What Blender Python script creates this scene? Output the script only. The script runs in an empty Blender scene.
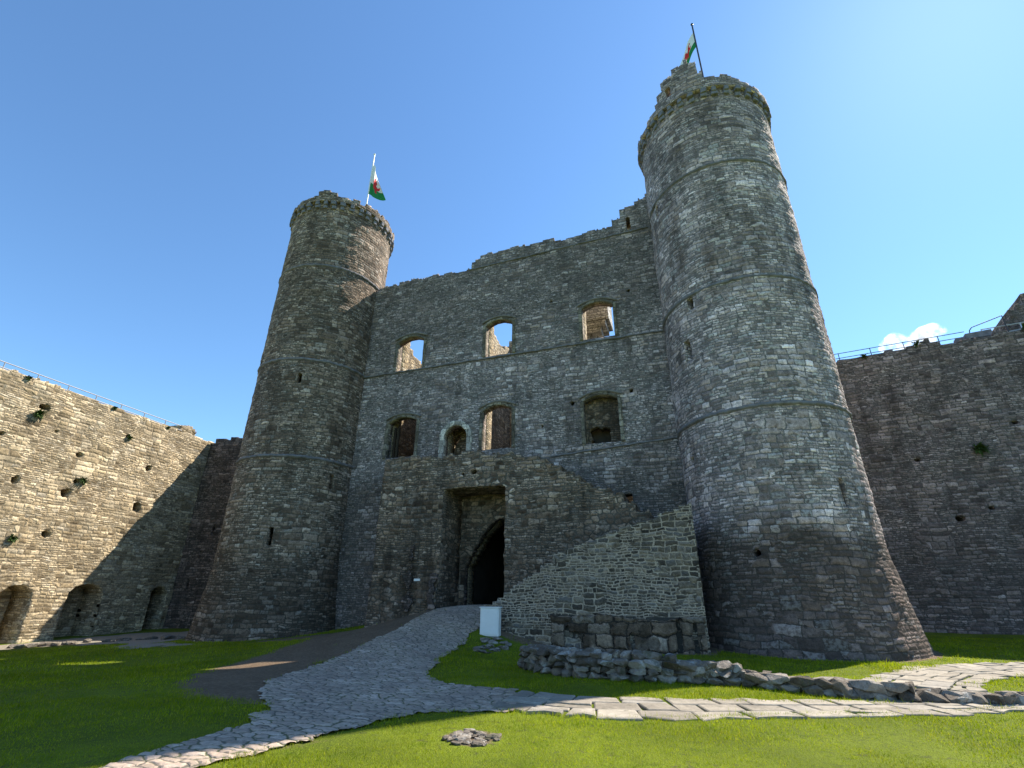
import bpy, bmesh, math, random
import numpy as np
from mathutils import Matrix, Vector
PI = math.pi
SC = bpy.context.scene
COL = SC.collection

# ------------------------------------------------------------------ camera, sky, sun, exposure
cam_d = bpy.data.cameras.new('camera')
cam_d.sensor_width = 36.0
cam_d.lens = 36.0 * 490.0 / 1024.0
cam_d.clip_start = 0.05
cam_d.clip_end = 20000
cam = bpy.data.objects.new('camera', cam_d)
COL.objects.link(cam)
_f, _cx, _cy = 490.0, 512.0, 384.0
_z = np.array([523 - _cx, _cy + 754, _f], float); _z /= np.linalg.norm(_z)      # world up seen in the camera frame
_y = np.array([0, 0, 1.0]) - _z * _z[2]; _y /= np.linalg.norm(_y)
_x = -np.cross(_y, _z)
_R = np.array([_x, _y, _z])
cam.matrix_world = Matrix(((_R[0, 0], _R[0, 1], -_R[0, 2], 0), (_R[1, 0], _R[1, 1], -_R[1, 2], 0),
                           (_R[2, 0], _R[2, 1], -_R[2, 2], 1.6), (0, 0, 0, 1)))
SC.camera = cam

SUN_AZ, SUN_EL = 56.7, 47.7          # clockwise from the viewing direction, above the horizon
w = bpy.data.worlds.new('World'); SC.world = w; w.use_nodes = True
wn = w.node_tree; wn.nodes.clear()
sky = wn.nodes.new('ShaderNodeTexSky'); sky.sky_type = 'NISHITA'; sky.sun_disc = False
sky.sun_elevation = math.radians(SUN_EL); sky.sun_rotation = math.radians(SUN_AZ)
sky.altitude = 0; sky.air_density = 1.0; sky.dust_density = 0.1; sky.ozone_density = 1.2
bg = wn.nodes.new('ShaderNodeBackground'); bg.inputs['Strength'].default_value = 0.11
wo = wn.nodes.new('ShaderNodeOutputWorld')
tint = wn.nodes.new('ShaderNodeMix'); tint.data_type = 'RGBA'; tint.blend_type = 'MULTIPLY'; tint.inputs[0].default_value = 1.0
tint.inputs[7].default_value = (0.71, 0.965, 1.13, 1)          # camera white balance of the blue sky
wn.links.new(sky.outputs[0], tint.inputs[6]); wn.links.new(tint.outputs[2], bg.inputs[0]); wn.links.new(bg.outputs[0], wo.inputs[0])

sd = bpy.data.lights.new('sun', 'SUN'); sd.energy = 5.0; sd.angle = math.radians(0.5); sd.color = (1.0, 0.92, 0.79)
sun = bpy.data.objects.new('sun', sd); COL.objects.link(sun)
a, e = math.radians(SUN_AZ), math.radians(SUN_EL)
sv = Vector((math.sin(a) * math.cos(e), math.cos(a) * math.cos(e), math.sin(e)))
sun.rotation_euler = sv.to_track_quat('Z', 'Y').to_euler(); sun.location = sv * 60
SC.view_settings.view_transform = 'Standard'; SC.view_settings.look = 'None'
SC.view_settings.exposure = 1.0; SC.view_settings.gamma = 1.0
SC.render.engine = 'CYCLES'

# ------------------------------------------------------------------ frames
ROT = -math.atan2(0.3396, 0.9405)
ORG = Vector((-8.5, 25.9, 0.0))
MW = Matrix.Translation(ORG) @ Matrix.Rotation(ROT, 4, 'Z')      # gatehouse frame: u along, v into the building

def tag(o, label=None, cat=None, group=None, kind=None):
    if label: o['label'] = label
    if cat: o['category'] = cat
    if group: o['group'] = group
    if kind: o['kind'] = kind
    return o

def empty(name, mat, label, cat, group=None):
    o = bpy.data.objects.new(name, None); COL.objects.link(o); o.matrix_world = mat
    o.empty_display_size = 0.3
    return tag(o, label, cat, group)

def mesh_obj(name, verts, faces, mat=None, parent=None, uvs=None, smooth=False, matrix=None, mats=None, fmat=None):
    """faces: (n,4) or (n,3) int array, or a list of polygons; uvs per loop"""
    me = bpy.data.meshes.new(name)
    if isinstance(faces, np.ndarray):
        nf, k = faces.shape
        me.vertices.add(len(verts)); me.vertices.foreach_set('co', np.asarray(verts, np.float32).ravel())
        me.loops.add(nf * k); me.loops.foreach_set('vertex_index', faces.astype(np.int32).ravel())
        me.polygons.add(nf); me.polygons.foreach_set('loop_start', np.arange(0, nf * k, k, dtype=np.int32))
        me.update(calc_edges=True)
    else:
        me.from_pydata([tuple(v) for v in verts], [], faces); me.update()
    if uvs is not None:
        l = me.uv_layers.new(name='UVMap'); l.data.foreach_set('uv', np.asarray(uvs, np.float32).ravel())
    if mats: 
        for m in mats: me.materials.append(m)
        if fmat is not None: me.polygons.foreach_set('material_index', np.asarray(fmat, np.int32))
    elif mat: me.materials.append(mat)
    if smooth: me.polygons.foreach_set('use_smooth', [True] * len(me.polygons))
    o = bpy.data.objects.new(name, me); COL.objects.link(o)
    if parent: o.parent = parent
    if matrix is not None: o.matrix_world = matrix
    return o

def bm_obj(name, bm, mat, parent=None, smooth=False, matrix=None):
    me = bpy.data.meshes.new(name); bm.to_mesh(me); bm.free()
    if mat: me.materials.append(mat)
    if smooth: me.polygons.foreach_set('use_smooth', [True] * len(me.polygons))
    o = bpy.data.objects.new(name, me); COL.objects.link(o)
    if parent: o.parent = parent
    if matrix is not None: o.matrix_world = matrix
    return o

# ------------------------------------------------------------------ numpy noise
def _hash(ix, iy, seed):
    h = (ix.astype(np.int64) * 374761393 + iy.astype(np.int64) * 668265263 + seed * 974711) & 0x7fffffff
    h = ((h ^ (h >> 13)) * 1274126177) & 0x7fffffff
    return ((h ^ (h >> 16)) & 0xffff) / 65535.0
def vnoise(x, y, seed=0):
    x = np.asarray(x, float); y = np.asarray(y, float) + 0 * x
    ix, iy = np.floor(x), np.floor(y); fx, fy = x - ix, y - iy
    fx = fx * fx * (3 - 2 * fx); fy = fy * fy * (3 - 2 * fy)
    a_ = _hash(ix, iy, seed); b_ = _hash(ix + 1, iy, seed); c_ = _hash(ix, iy + 1, seed); d_ = _hash(ix + 1, iy + 1, seed)
    return (a_ * (1 - fx) + b_ * fx) * (1 - fy) + (c_ * (1 - fx) + d_ * fx) * fy
def fbm(x, y, seed=0, oct=4):
    s, amp, t = 0, 1.0, 0
    for i in range(oct):
        s = s + amp * (vnoise(np.asarray(x) * 2 ** i, np.asarray(y) * 2 ** i, seed + i * 17) - .5); t += amp; amp *= .5
    return s / t * 2

# ------------------------------------------------------------------ ground heights (gatehouse frame), smooth surface through surveyed spots
CP = np.array([(3.33,-2.2,.25),(6.4,-2.1,1.02),(9.5,-2.1,1.08),(8,1,1.12),(8,6,1.2),(3,6,.9),(14,6,.9),(13,0,.6),(6.6,-4.0,.72),(9.0,-4.2,.62),(7.2,-6.2,.36),(9.4,-4.9,.22),(9.5,-7.2,.04),(6.0,-8.0,.1),
(11,-4.1,.1),(13.4,-4.1,-.06),(16.8,-4.1,.02),(19.8,-4.2,.0),(23.5,-1.5,.06),(26,6,.12),(34,4,.3),(40,-5,.4),(40,10,.5),(26,-8,.05),(20,-9,0),(14,-9,0),(10,-12,0),(16,-14,0),(9.0,-21,0),(14,-21,0),(4,-18,-.05),(20,-18,0),(30,-20,.2),
(-3.3,-4.1,-.33),(-1,-5,-.3),(1.2,-3.6,-.1),(2,-6,-.12),(3,-9,-.2),(-6.5,-2,-.45),(0,-10.2,-.3),(5,-10.2,-.16),(5,-14,-.1),(-5,-13,-.45),(-12.4,-6.2,-.78),(-13,-14,-.75),(-15.8,2.5,-.6),(-9,3.5,-.5),(-5,3,-.4),(-14,-1,-.7),(0,-20,-.2),(-12,-25,-.6),(10,-40,0),(-20,-40,-.5),(40,-40,.2),(-20,12,-.4),(-3,15,.2),(20,15,.4)], float)
_xy = CP[:, :2]; _n = len(CP)
def _K(r): r = np.maximum(r, 1e-9); return r * r * np.log(r)
_A = np.zeros((_n + 3, _n + 3)); _A[:_n, :_n] = _K(np.linalg.norm(_xy[:, None] - _xy[None], axis=2)) + np.eye(_n) * .5
_A[:_n, _n] = 1; _A[:_n, _n + 1:] = _xy; _A[_n, :_n] = 1; _A[_n + 1:, :_n] = _xy.T
_W = np.linalg.solve(_A, np.r_[CP[:, 2], 0, 0, 0])
def tz(u, v):
    u = np.asarray(u, float); v = np.asarray(v, float); sh = u.shape
    q = np.c_[u.ravel(), v.ravel()]; out = np.empty(len(q))
    for i in range(0, len(q), 40000):
        s = q[i:i + 40000]; s = np.clip(s, [-40, -45], [50, 25])
        out[i:i + 40000] = _K(np.linalg.norm(s[:, None] - _xy[None], axis=2)) @ _W[:_n] + _W[_n] + s @ _W[_n + 1:]
    return out.reshape(sh)

# ------------------------------------------------------------------ node helper
class NB:
    def __init__(s, name):
        s.m = bpy.data.materials.new(name); s.m.use_nodes = True; s.t = s.m.node_tree; s.t.nodes.clear()
        s.out = s.t.nodes.new('ShaderNodeOutputMaterial')
    def set(s, sock, v):
        if isinstance(v, bpy.types.NodeSocket): s.t.links.new(v, sock)
        elif v is not None: sock.default_value = v
    def n(s, typ, ins=None, **props):
        nd = s.t.nodes.new('ShaderNode' + typ)
        for k, v in props.items(): setattr(nd, k, v)
        for k, v in (ins or {}).items(): s.set(nd.inputs[k], v)
        return nd
    def math(s, op, a_, b_=None, c_=None, clamp=False):
        nd = s.n('Math', operation=op); nd.use_clamp = clamp
        for i, v in enumerate((a_, b_, c_)):
            if v is not None: s.set(nd.inputs[i], v)
        return nd.outputs[0]
    def add(s, a_, b_): return s.math('ADD', a_, b_)
    def mul(s, a_, b_): return s.math('MULTIPLY', a_, b_)
    def sub(s, a_, b_): return s.math('SUBTRACT', a_, b_)
    def rng(s, v, a0, a1, b0=0., b1=1., smooth=True):
        nd = s.n('MapRange', {0: v, 1: a0, 2: a1, 3: b0, 4: b1}, interpolation_type='SMOOTHSTEP' if smooth else 'LINEAR')
        return nd.outputs[0]
    def mix(s, f, a_, b_, blend='MIX'):
        nd = s.n('Mix', data_type='RGBA', blend_type=blend)
        s.set(nd.inputs[0], f); s.set(nd.inputs[6], a_); s.set(nd.inputs[7], b_); return nd.outputs[2]
    def mixf(s, f, a_, b_):
        nd = s.n('Mix', data_type='FLOAT'); s.set(nd.inputs[0], f); s.set(nd.inputs[2], a_); s.set(nd.inputs[3], b_); return nd.outputs[0]
    def noise(s, vec, scale, detail=3, rough=.55, dist=0.):
        return s.n('TexNoise', {'Vector': vec, 'Scale': scale, 'Detail': detail, 'Roughness': rough, 'Distortion': dist}).outputs
    def ramp(s, v, stops, interp='LINEAR'):
        nd = s.n('ValToRGB', {0: v}); cr = nd.color_ramp; cr.interpolation = interp
        while len(cr.elements) < len(stops): cr.elements.new(.5)
        for e_, (p, c) in zip(cr.elements, stops): e_.position = p; e_.color = (*c, 1)
        return nd.outputs[0]
    def xyz(s, v):
        nd = s.n('SeparateXYZ', {0: v}); return nd.outputs
    def comb(s, x, y, z=0.):
        return s.n('CombineXYZ', {0: x, 1: y, 2: z}).outputs[0]
    def bsdf(s, color, rough=.9, bump=None, bscale=1., bdist=.02, spec=.25, **kw):
        ins = {'Base Color': color, 'Roughness': rough, 'Specular IOR Level': spec}
        ins.update(kw)
        b = s.n('BsdfPrincipled', ins)
        if bump is not None:
            bn = s.n('Bump', {'Height': bump, 'Strength': bscale, 'Distance': bdist}); s.t.links.new(bn.outputs[0], b.inputs['Normal'])
        s.t.links.new(b.outputs[0], s.out.inputs[0]); return b

def g(v): return (v, v, v)

def coursed(B, x, y, wd, ht, seedshift):
    """random-width stones in random-height courses -> (stone random colour, edge distance in metres)"""
    rv = B.math('DIVIDE', y, ht)
    r1 = B.n('TexVoronoi', {'W': rv, 'Scale': 1.0, 'Randomness': .75}, voronoi_dimensions='1D')
    r2 = B.n('TexVoronoi', {'W': rv, 'Scale': 1.0, 'Randomness': .75}, voronoi_dimensions='1D', feature='DISTANCE_TO_EDGE')
    rc = B.n('SeparateColor', {0: r1.outputs['Color']}).outputs
    xs = B.add(B.math('DIVIDE', x, B.mul(B.add(rc[1], .6), wd)), B.mul(rc[0], 371.0 + seedshift))
    c1 = B.n('TexVoronoi', {'W': xs, 'Scale': 1.0, 'Randomness': .85}, voronoi_dimensions='1D')
    c2 = B.n('TexVoronoi', {'W': xs, 'Scale': 1.0, 'Randomness': .85}, voronoi_dimensions='1D', feature='DISTANCE_TO_EDGE')
    d = B.math('MINIMUM', B.mul(c2.outputs['Distance'], wd), B.mul(r2.outputs['Distance'], ht))
    return c1.outputs['Color'], d

def masonry(name, stones, mortar, wd=.42, ht=.24, joint=.022, amp=.055, lichen=.35, lichen_col=(.42, .43, .40), stain=(.06, .05, .04),
            stain_amt=.5, rubble=.0, small=.45, moss=0., bands=None, wob=1., seed=0.):
    """weathered coursed rubble; bands = list of (z0, z1, strength) of darker weathering on the wall"""
    B = NB(name)
    uv = B.n('UVMap', uv_map='UVMap').outputs[0]
    uvo = B.n('VectorMath', {0: uv, 1: (seed, seed * .37, 0)}, operation='ADD').outputs[0]
    n1 = B.noise(uvo, .9, 2); n2 = B.noise(uvo, 4.5, 2)
    s1 = B.n('SeparateColor', {0: n1[1]}).outputs; s2 = B.n('SeparateColor', {0: n2[1]}).outputs
    px = B.xyz(uvo)
    x = B.add(px[0], B.add(B.mul(B.sub(s1[0], .5), .25 * wob), B.mul(B.sub(s2[0], .5), .12 * wob)))
    y = B.add(px[1], B.add(B.mul(B.sub(s1[1], .5), .30 * wob), B.mul(B.sub(s2[1], .5), .09 * wob)))
    cA, dA = coursed(B, x, y, wd, ht, 0)
    cB, dB = coursed(B, x, y, wd * .62, ht * .55, 11)
    if rubble > 0:
        vv = B.comb(B.math('DIVIDE', x, wd * .95), B.math('DIVIDE', y, ht * 1.05))
        v1 = B.n('TexVoronoi', {'Vector': vv, 'Scale': 1., 'Randomness': .9}, voronoi_dimensions='2D')
        v2 = B.n('TexVoronoi', {'Vector': vv, 'Scale': 1., 'Randomness': .9}, voronoi_dimensions='2D', feature='DISTANCE_TO_EDGE')
        rm = B.rng(B.noise(uvo, .35, 2)[0], .62 - rubble * .4, .66 - rubble * .4)
        cA = B.mix(rm, cA, v1.outputs['Color']); dA = B.mixf(rm, dA, B.mul(v2.outputs['Distance'], ht))
    sm = B.rng(B.noise(uvo, .55, 3)[0], .64 - small * .3, .67 - small * .3)
    col = B.mix(sm, cA, cB); d = B.mixf(sm, dA, dB)
    cC, dC = coursed(B, x, y, wd * 1.35, ht * 1.5, 23)
    lg = B.rng(B.noise(uvo, .4, 3)[0], .58, .60); lg = B.mul(lg, B.sub(1., sm))
    col = B.mix(lg, col, cC); d = B.mixf(lg, d, dC)
    rc = B.n('SeparateColor', {0: col}).outputs
    fine = B.noise(uvo, 9., 6, .65)[0]
    grain = B.noise(uvo, 38., 3, .6)[0]
    d = B.add(d, B.add(B.mul(B.sub(fine, .5), .06), B.mul(B.sub(grain, .5), .025)))
    edge = B.rng(d, joint * .35, joint * 1.5)
    rnd = B.rng(d, 0., .085)
    base = B.ramp(rc[0], stones)
    base = B.mix(1., base, B.ramp(rc[1], [(0, g(.62)), (.5, g(.95)), (1, g(1.5))]), 'MULTIPLY')
    base = B.mix(1., base, B.ramp(fine, [(.25, g(.42)), (.5, g(1.)), (.75, g(1.6))]), 'MULTIPLY')
    tone = B.noise(uvo, .7, 5, .65)[0]
    base = B.mix(1., base, B.ramp(tone, [(.3, g(.62)), (.5, g(1.)), (.7, g(1.35))]), 'MULTIPLY')
    base = B.mix(1., base, B.ramp(grain, [(.3, g(.66)), (.7, g(1.34))]), 'MULTIPLY')
    pit = B.mul(B.rng(B.noise(uvo, 7.5, 4, .6, .6)[0], .40, .33), B.rng(rc[2], .2, .7))     # random dark pits: crevice shade put into the colour, with packed dirt
    base = B.mix(B.mul(pit, .8), base, (stain[0] * .6, stain[1] * .6, stain[2] * .6, 1))
    # broad weathering
    big = B.noise(uvo, .22, 5, .6)[0]
    streak = B.noise(B.n('VectorMath', {0: uvo, 1: (1.6, .16, 1)}, operation='MULTIPLY').outputs[0], 1., 4, .6)[0]
    st = B.rng(B.add(B.mul(big, .5), B.mul(streak, .5)), .47, .62)
    st = B.mul(st, stain_amt)
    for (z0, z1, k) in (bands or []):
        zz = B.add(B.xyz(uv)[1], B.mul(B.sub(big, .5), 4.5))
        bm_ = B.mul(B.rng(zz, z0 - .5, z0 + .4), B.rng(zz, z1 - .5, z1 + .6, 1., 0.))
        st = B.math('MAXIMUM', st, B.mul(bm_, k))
    mcol = B.mix(B.rng(B.noise(uvo, 3., 4)[0], .42, .78), (*mortar, 1), (mortar[0] * .35, mortar[1] * .35, mortar[2] * .35, 1))  # mortar colour; the darker tones also carry painted shade of recessed joints
    mcol = B.mix(1., mcol, B.ramp(grain, [(.3, g(.6)), (.7, g(1.3))]), 'MULTIPLY')
    base = B.mix(edge, mcol, base)
    base = B.mix(st, base, B.mix(.42, B.mix(1., base, (stain[0] * 3, stain[1] * 3, stain[2] * 3, 1), 'MULTIPLY'), (*stain, 1)))
    if lichen > 0:
        lv = B.noise(uvo, 2.6, 6, .72)[0]
        lm = B.mul(B.rng(lv, .60, .68), B.rng(B.noise(uvo, .3, 2)[0], .42, .6))
        lm = B.math('MAXIMUM', lm, B.mul(B.rng(B.noise(uvo, 8., 5, .7)[0], .62, .70), .8))
        lm = B.math('MAXIMUM', lm, B.mul(B.mul(B.rng(rc[2], .84, .88), B.rng(fine, .38, .58)), B.mul(edge, .7)))
        lm = B.mul(lm, B.sub(1., B.mul(st, .75)))
        base = B.mix(B.mul(lm, lichen), base, (*lichen_col, 1))
    if moss > 0:
        mm = B.mul(B.rng(B.noise(uvo, 1.1, 5, .7)[0], .66, .72), moss)
        base = B.mix(mm, base, (.05, .075, .02, 1))
    colr = base
    h = B.add(B.mul(rnd, .55), B.mul(B.mul(B.sub(rc[1], .4), edge), .55))
    h = B.add(h, B.add(B.mul(B.sub(fine, .5), .35), B.mul(B.sub(grain, .5), .10)))
    B.bsdf(colr, .93, spec=.2)
    dp = B.n('Displacement', {'Height': h, 'Midlevel': .45, 'Scale': amp})
    B.t.links.new(dp.outputs[0], B.out.inputs['Displacement'])
    B.m.displacement_method = 'BOTH'
    return B.m

GREY = [(0, (.17, .157, .143)), (.22, (.29, .264, .242)), (.45, (.38, .348, .318)), (.62, (.31, .268, .22)), (.8, (.46, .425, .39)), (1, (.58, .545, .51))]
BROWN = [(0, (.11, .088, .064)), (.25, (.19, .155, .115)), (.5, (.25, .207, .155)), (.75, (.32, .272, .21)), (1, (.46, .41, .335))]
DARK = [(0, (.12, .108, .10)), (.25, (.19, .172, .158)), (.5, (.25, .23, .212)), (.75, (.22, .19, .165)), (1, (.38, .355, .33))]
BUFF = [(0, (.22, .18, .125)), (.3, (.35, .295, .21)), (.6, (.43, .37, .28)), (.85, (.50, .44, .34)), (1, (.42, .39, .34))]
tune = lambda st_, k: [(p, (c[0] * k[0], c[1] * k[1], c[2] * k[2])) for p, c in st_]
GREY = tune(GREY, (1.06, .93, .95)); BROWN = tune(BROWN, (1.12, .97, .93)); DARK = tune(DARK, (1.10, .94, .95)); BUFF = tune(BUFF, (.98, .91, .79))
M = {}
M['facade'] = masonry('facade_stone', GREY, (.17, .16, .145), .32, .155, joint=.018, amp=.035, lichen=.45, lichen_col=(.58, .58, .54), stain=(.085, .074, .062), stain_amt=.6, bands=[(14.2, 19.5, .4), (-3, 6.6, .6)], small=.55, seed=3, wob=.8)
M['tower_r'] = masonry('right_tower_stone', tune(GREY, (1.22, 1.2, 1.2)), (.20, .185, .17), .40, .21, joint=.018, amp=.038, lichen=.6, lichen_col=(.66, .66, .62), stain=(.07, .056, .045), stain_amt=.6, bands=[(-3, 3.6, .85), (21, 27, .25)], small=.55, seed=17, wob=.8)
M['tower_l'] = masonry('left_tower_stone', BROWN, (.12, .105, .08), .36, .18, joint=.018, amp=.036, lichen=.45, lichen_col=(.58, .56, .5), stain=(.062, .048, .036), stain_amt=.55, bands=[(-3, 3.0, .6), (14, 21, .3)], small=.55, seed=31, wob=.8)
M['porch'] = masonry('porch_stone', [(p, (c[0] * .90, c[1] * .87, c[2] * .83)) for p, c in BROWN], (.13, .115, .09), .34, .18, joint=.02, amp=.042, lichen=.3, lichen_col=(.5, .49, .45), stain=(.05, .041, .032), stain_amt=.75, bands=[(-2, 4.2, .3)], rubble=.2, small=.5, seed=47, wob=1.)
M['stair'] = masonry('repointed_stone', [(0, (.07, .058, .048)), (.3, (.115, .095, .074)), (.55, (.20, .155, .108)), (.8, (.14, .125, .112)), (1, (.27, .22, .165))],
                     (.50, .405, .31), .30, .17, joint=.016, amp=.04, lichen=.0, stain_amt=.15, rubble=.12, small=.55, wob=1.1, seed=61)
M['plinth'] = masonry('plinth_stone', tune(BROWN, (.8, .8, .78)), (.05, .042, .034), .52, .34, joint=.022, wob=1.6, amp=.08, lichen=.25, stain=(.05, .04, .03), stain_amt=.7, small=.0, seed=73)
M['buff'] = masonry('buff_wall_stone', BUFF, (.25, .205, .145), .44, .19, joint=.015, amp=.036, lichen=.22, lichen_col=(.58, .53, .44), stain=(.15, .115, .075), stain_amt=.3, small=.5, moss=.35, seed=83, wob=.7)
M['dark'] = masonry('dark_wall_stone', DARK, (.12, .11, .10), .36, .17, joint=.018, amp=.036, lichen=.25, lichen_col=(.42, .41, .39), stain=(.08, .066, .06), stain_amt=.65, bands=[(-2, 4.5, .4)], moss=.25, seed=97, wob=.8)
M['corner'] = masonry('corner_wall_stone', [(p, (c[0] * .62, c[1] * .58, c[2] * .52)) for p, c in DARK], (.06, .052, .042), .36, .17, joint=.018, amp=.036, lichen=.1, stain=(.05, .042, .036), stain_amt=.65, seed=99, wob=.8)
M['inner'] = masonry('inner_wall_stone', BUFF, (.2, .17, .13), .36, .2, amp=.04, lichen=.3, stain_amt=.25, rubble=.6, small=.4, seed=111)

def plain(name, c, rough=.85, nscale=8., var=.35, bump=.3, spec=.25, metal=0.):
    B = NB(name); tc = B.n('TexCoord').outputs['Object']
    n = B.noise(tc, nscale, 5, .65)[0]; n2 = B.noise(tc, nscale * 6, 3)[0]
    k = B.ramp(n, [(.25, g(1 - var)), (.75, g(1 + var))])
    colr = B.mix(1., (*c, 1), k, 'MULTIPLY')
    B.bsdf(colr, rough, bump=B.add(n, B.mul(n2, .4)), bscale=bump, bdist=.03, spec=spec, Metallic=metal)
    return B.m
M['dressed'] = plain('dressed_stone', (.205, .185, .165), .9, 5, .45, .6)
M['dressed_grey'] = plain('grey_dressed_stone', (.27, .26, .235), .9, 5, .4, .6)
M['string'] = plain('string_course_stone', (.18, .168, .17), .92, 4, .55, .8)
M['corbel'] = plain('corbel_stone', (.20, .192, .21), .92, 4, .5, .8)
M['rubble'] = plain('lichened_rock', (.23, .215, .185), .93, 3.5, .55, 1.)
M['white'] = plain('white_paint', (.78, .79, .78), .45, 3, .05, .05, .4)
M['steel'] = plain('galvanised_steel', (.55, .56, .57), .45, 6, .1, .05, .5, .6)
M['rail'] = plain('weathered_steel', (.30, .30, .31), .6, 6, .15, .05, .3, .2)
M['darksteel'] = plain('dark_steel', (.05, .05, .055), .5, 6, .1, .05, .5, .3)
M['wood'] = plain('dark_oak', (.045, .032, .022), .8, 9, .4, .5)
M['flag_white'] = plain('flag_white', (.80, .80, .78), .8, 4, .05, .1)
M['flag_green'] = plain('flag_green', (.02, .22, .06), .8, 4, .1, .1)
M['flag_red'] = plain('flag_red', (.62, .03, .03), .8, 4, .1, .1)
M['leaf'] = plain('wall_fern_leaf', (.07, .12, .03), .7, 6, .4, .2)
M['recess_shade'] = plain('recess_shade_stone', (.06, .054, .046), .95, 2, .4, .8)  # near-black tone: shade inside passage, slits and gaps put into the colour

# ------------------------------------------------------------------ slabs of masonry with real openings
def arch(uc, hw, z0, zs, rise, pointed=False):
    """signed distance-like function, negative inside the opening"""
    def f(u, z):
        t_ = np.clip(np.abs(u - uc) / hw, 0, 1)
        top = zs + (rise * (1 - t_ ** 1.6) if pointed else rise * ((1 - t_ * t_) if rise < .5 * hw else np.sqrt(np.maximum(1 - t_ * t_, 0))))
        return np.maximum(np.maximum(np.abs(u - uc) - hw, z0 - z), z - top)
    return f
def box2(u0, u1, z0, z1, rag=0., seed=1):
    def f(u, z):
        r = rag * fbm(u * 2.3, z * 2.3, seed) if rag else 0
        return np.maximum(np.maximum(u0 - u, u - u1), np.maximum(z0 - z, z - z1)) + r
    return f
def blob(uc, zc, ru, rz, seed=1):
    def f(u, z): return (np.sqrt(((u - uc) / ru) ** 2 + ((z - zc) / rz) ** 2) - 1 + .55 * fbm(u * 3.1, z * 3.1, seed)) * min(ru, rz)
    return f

def ragged(pts, seed, step=(.25, .6), jit=.12):
    """a broken wall head: linear profile through pts, cut into stone-sized steps"""
    rnd = random.Random(seed); us = [p[0] for p in pts]; zs = [p[1] for p in pts]
    cuts = [us[0]]
    while cuts[-1] < us[-1]: cuts.append(cuts[-1] + rnd.uniform(*step))
    vals = [rnd.uniform(-jit, jit) for _ in cuts]
    cuts = np.array(cuts); vals = np.array(vals)
    def f(u):
        i = np.clip(np.searchsorted(cuts, u) - 1, 0, len(cuts) - 1)
        mid = cuts[i]
        return np.interp(mid, us, zs) + vals[i] + .03 * fbm(np.asarray(u) * 6., np.asarray(u) * 0, seed)
    return f

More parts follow.
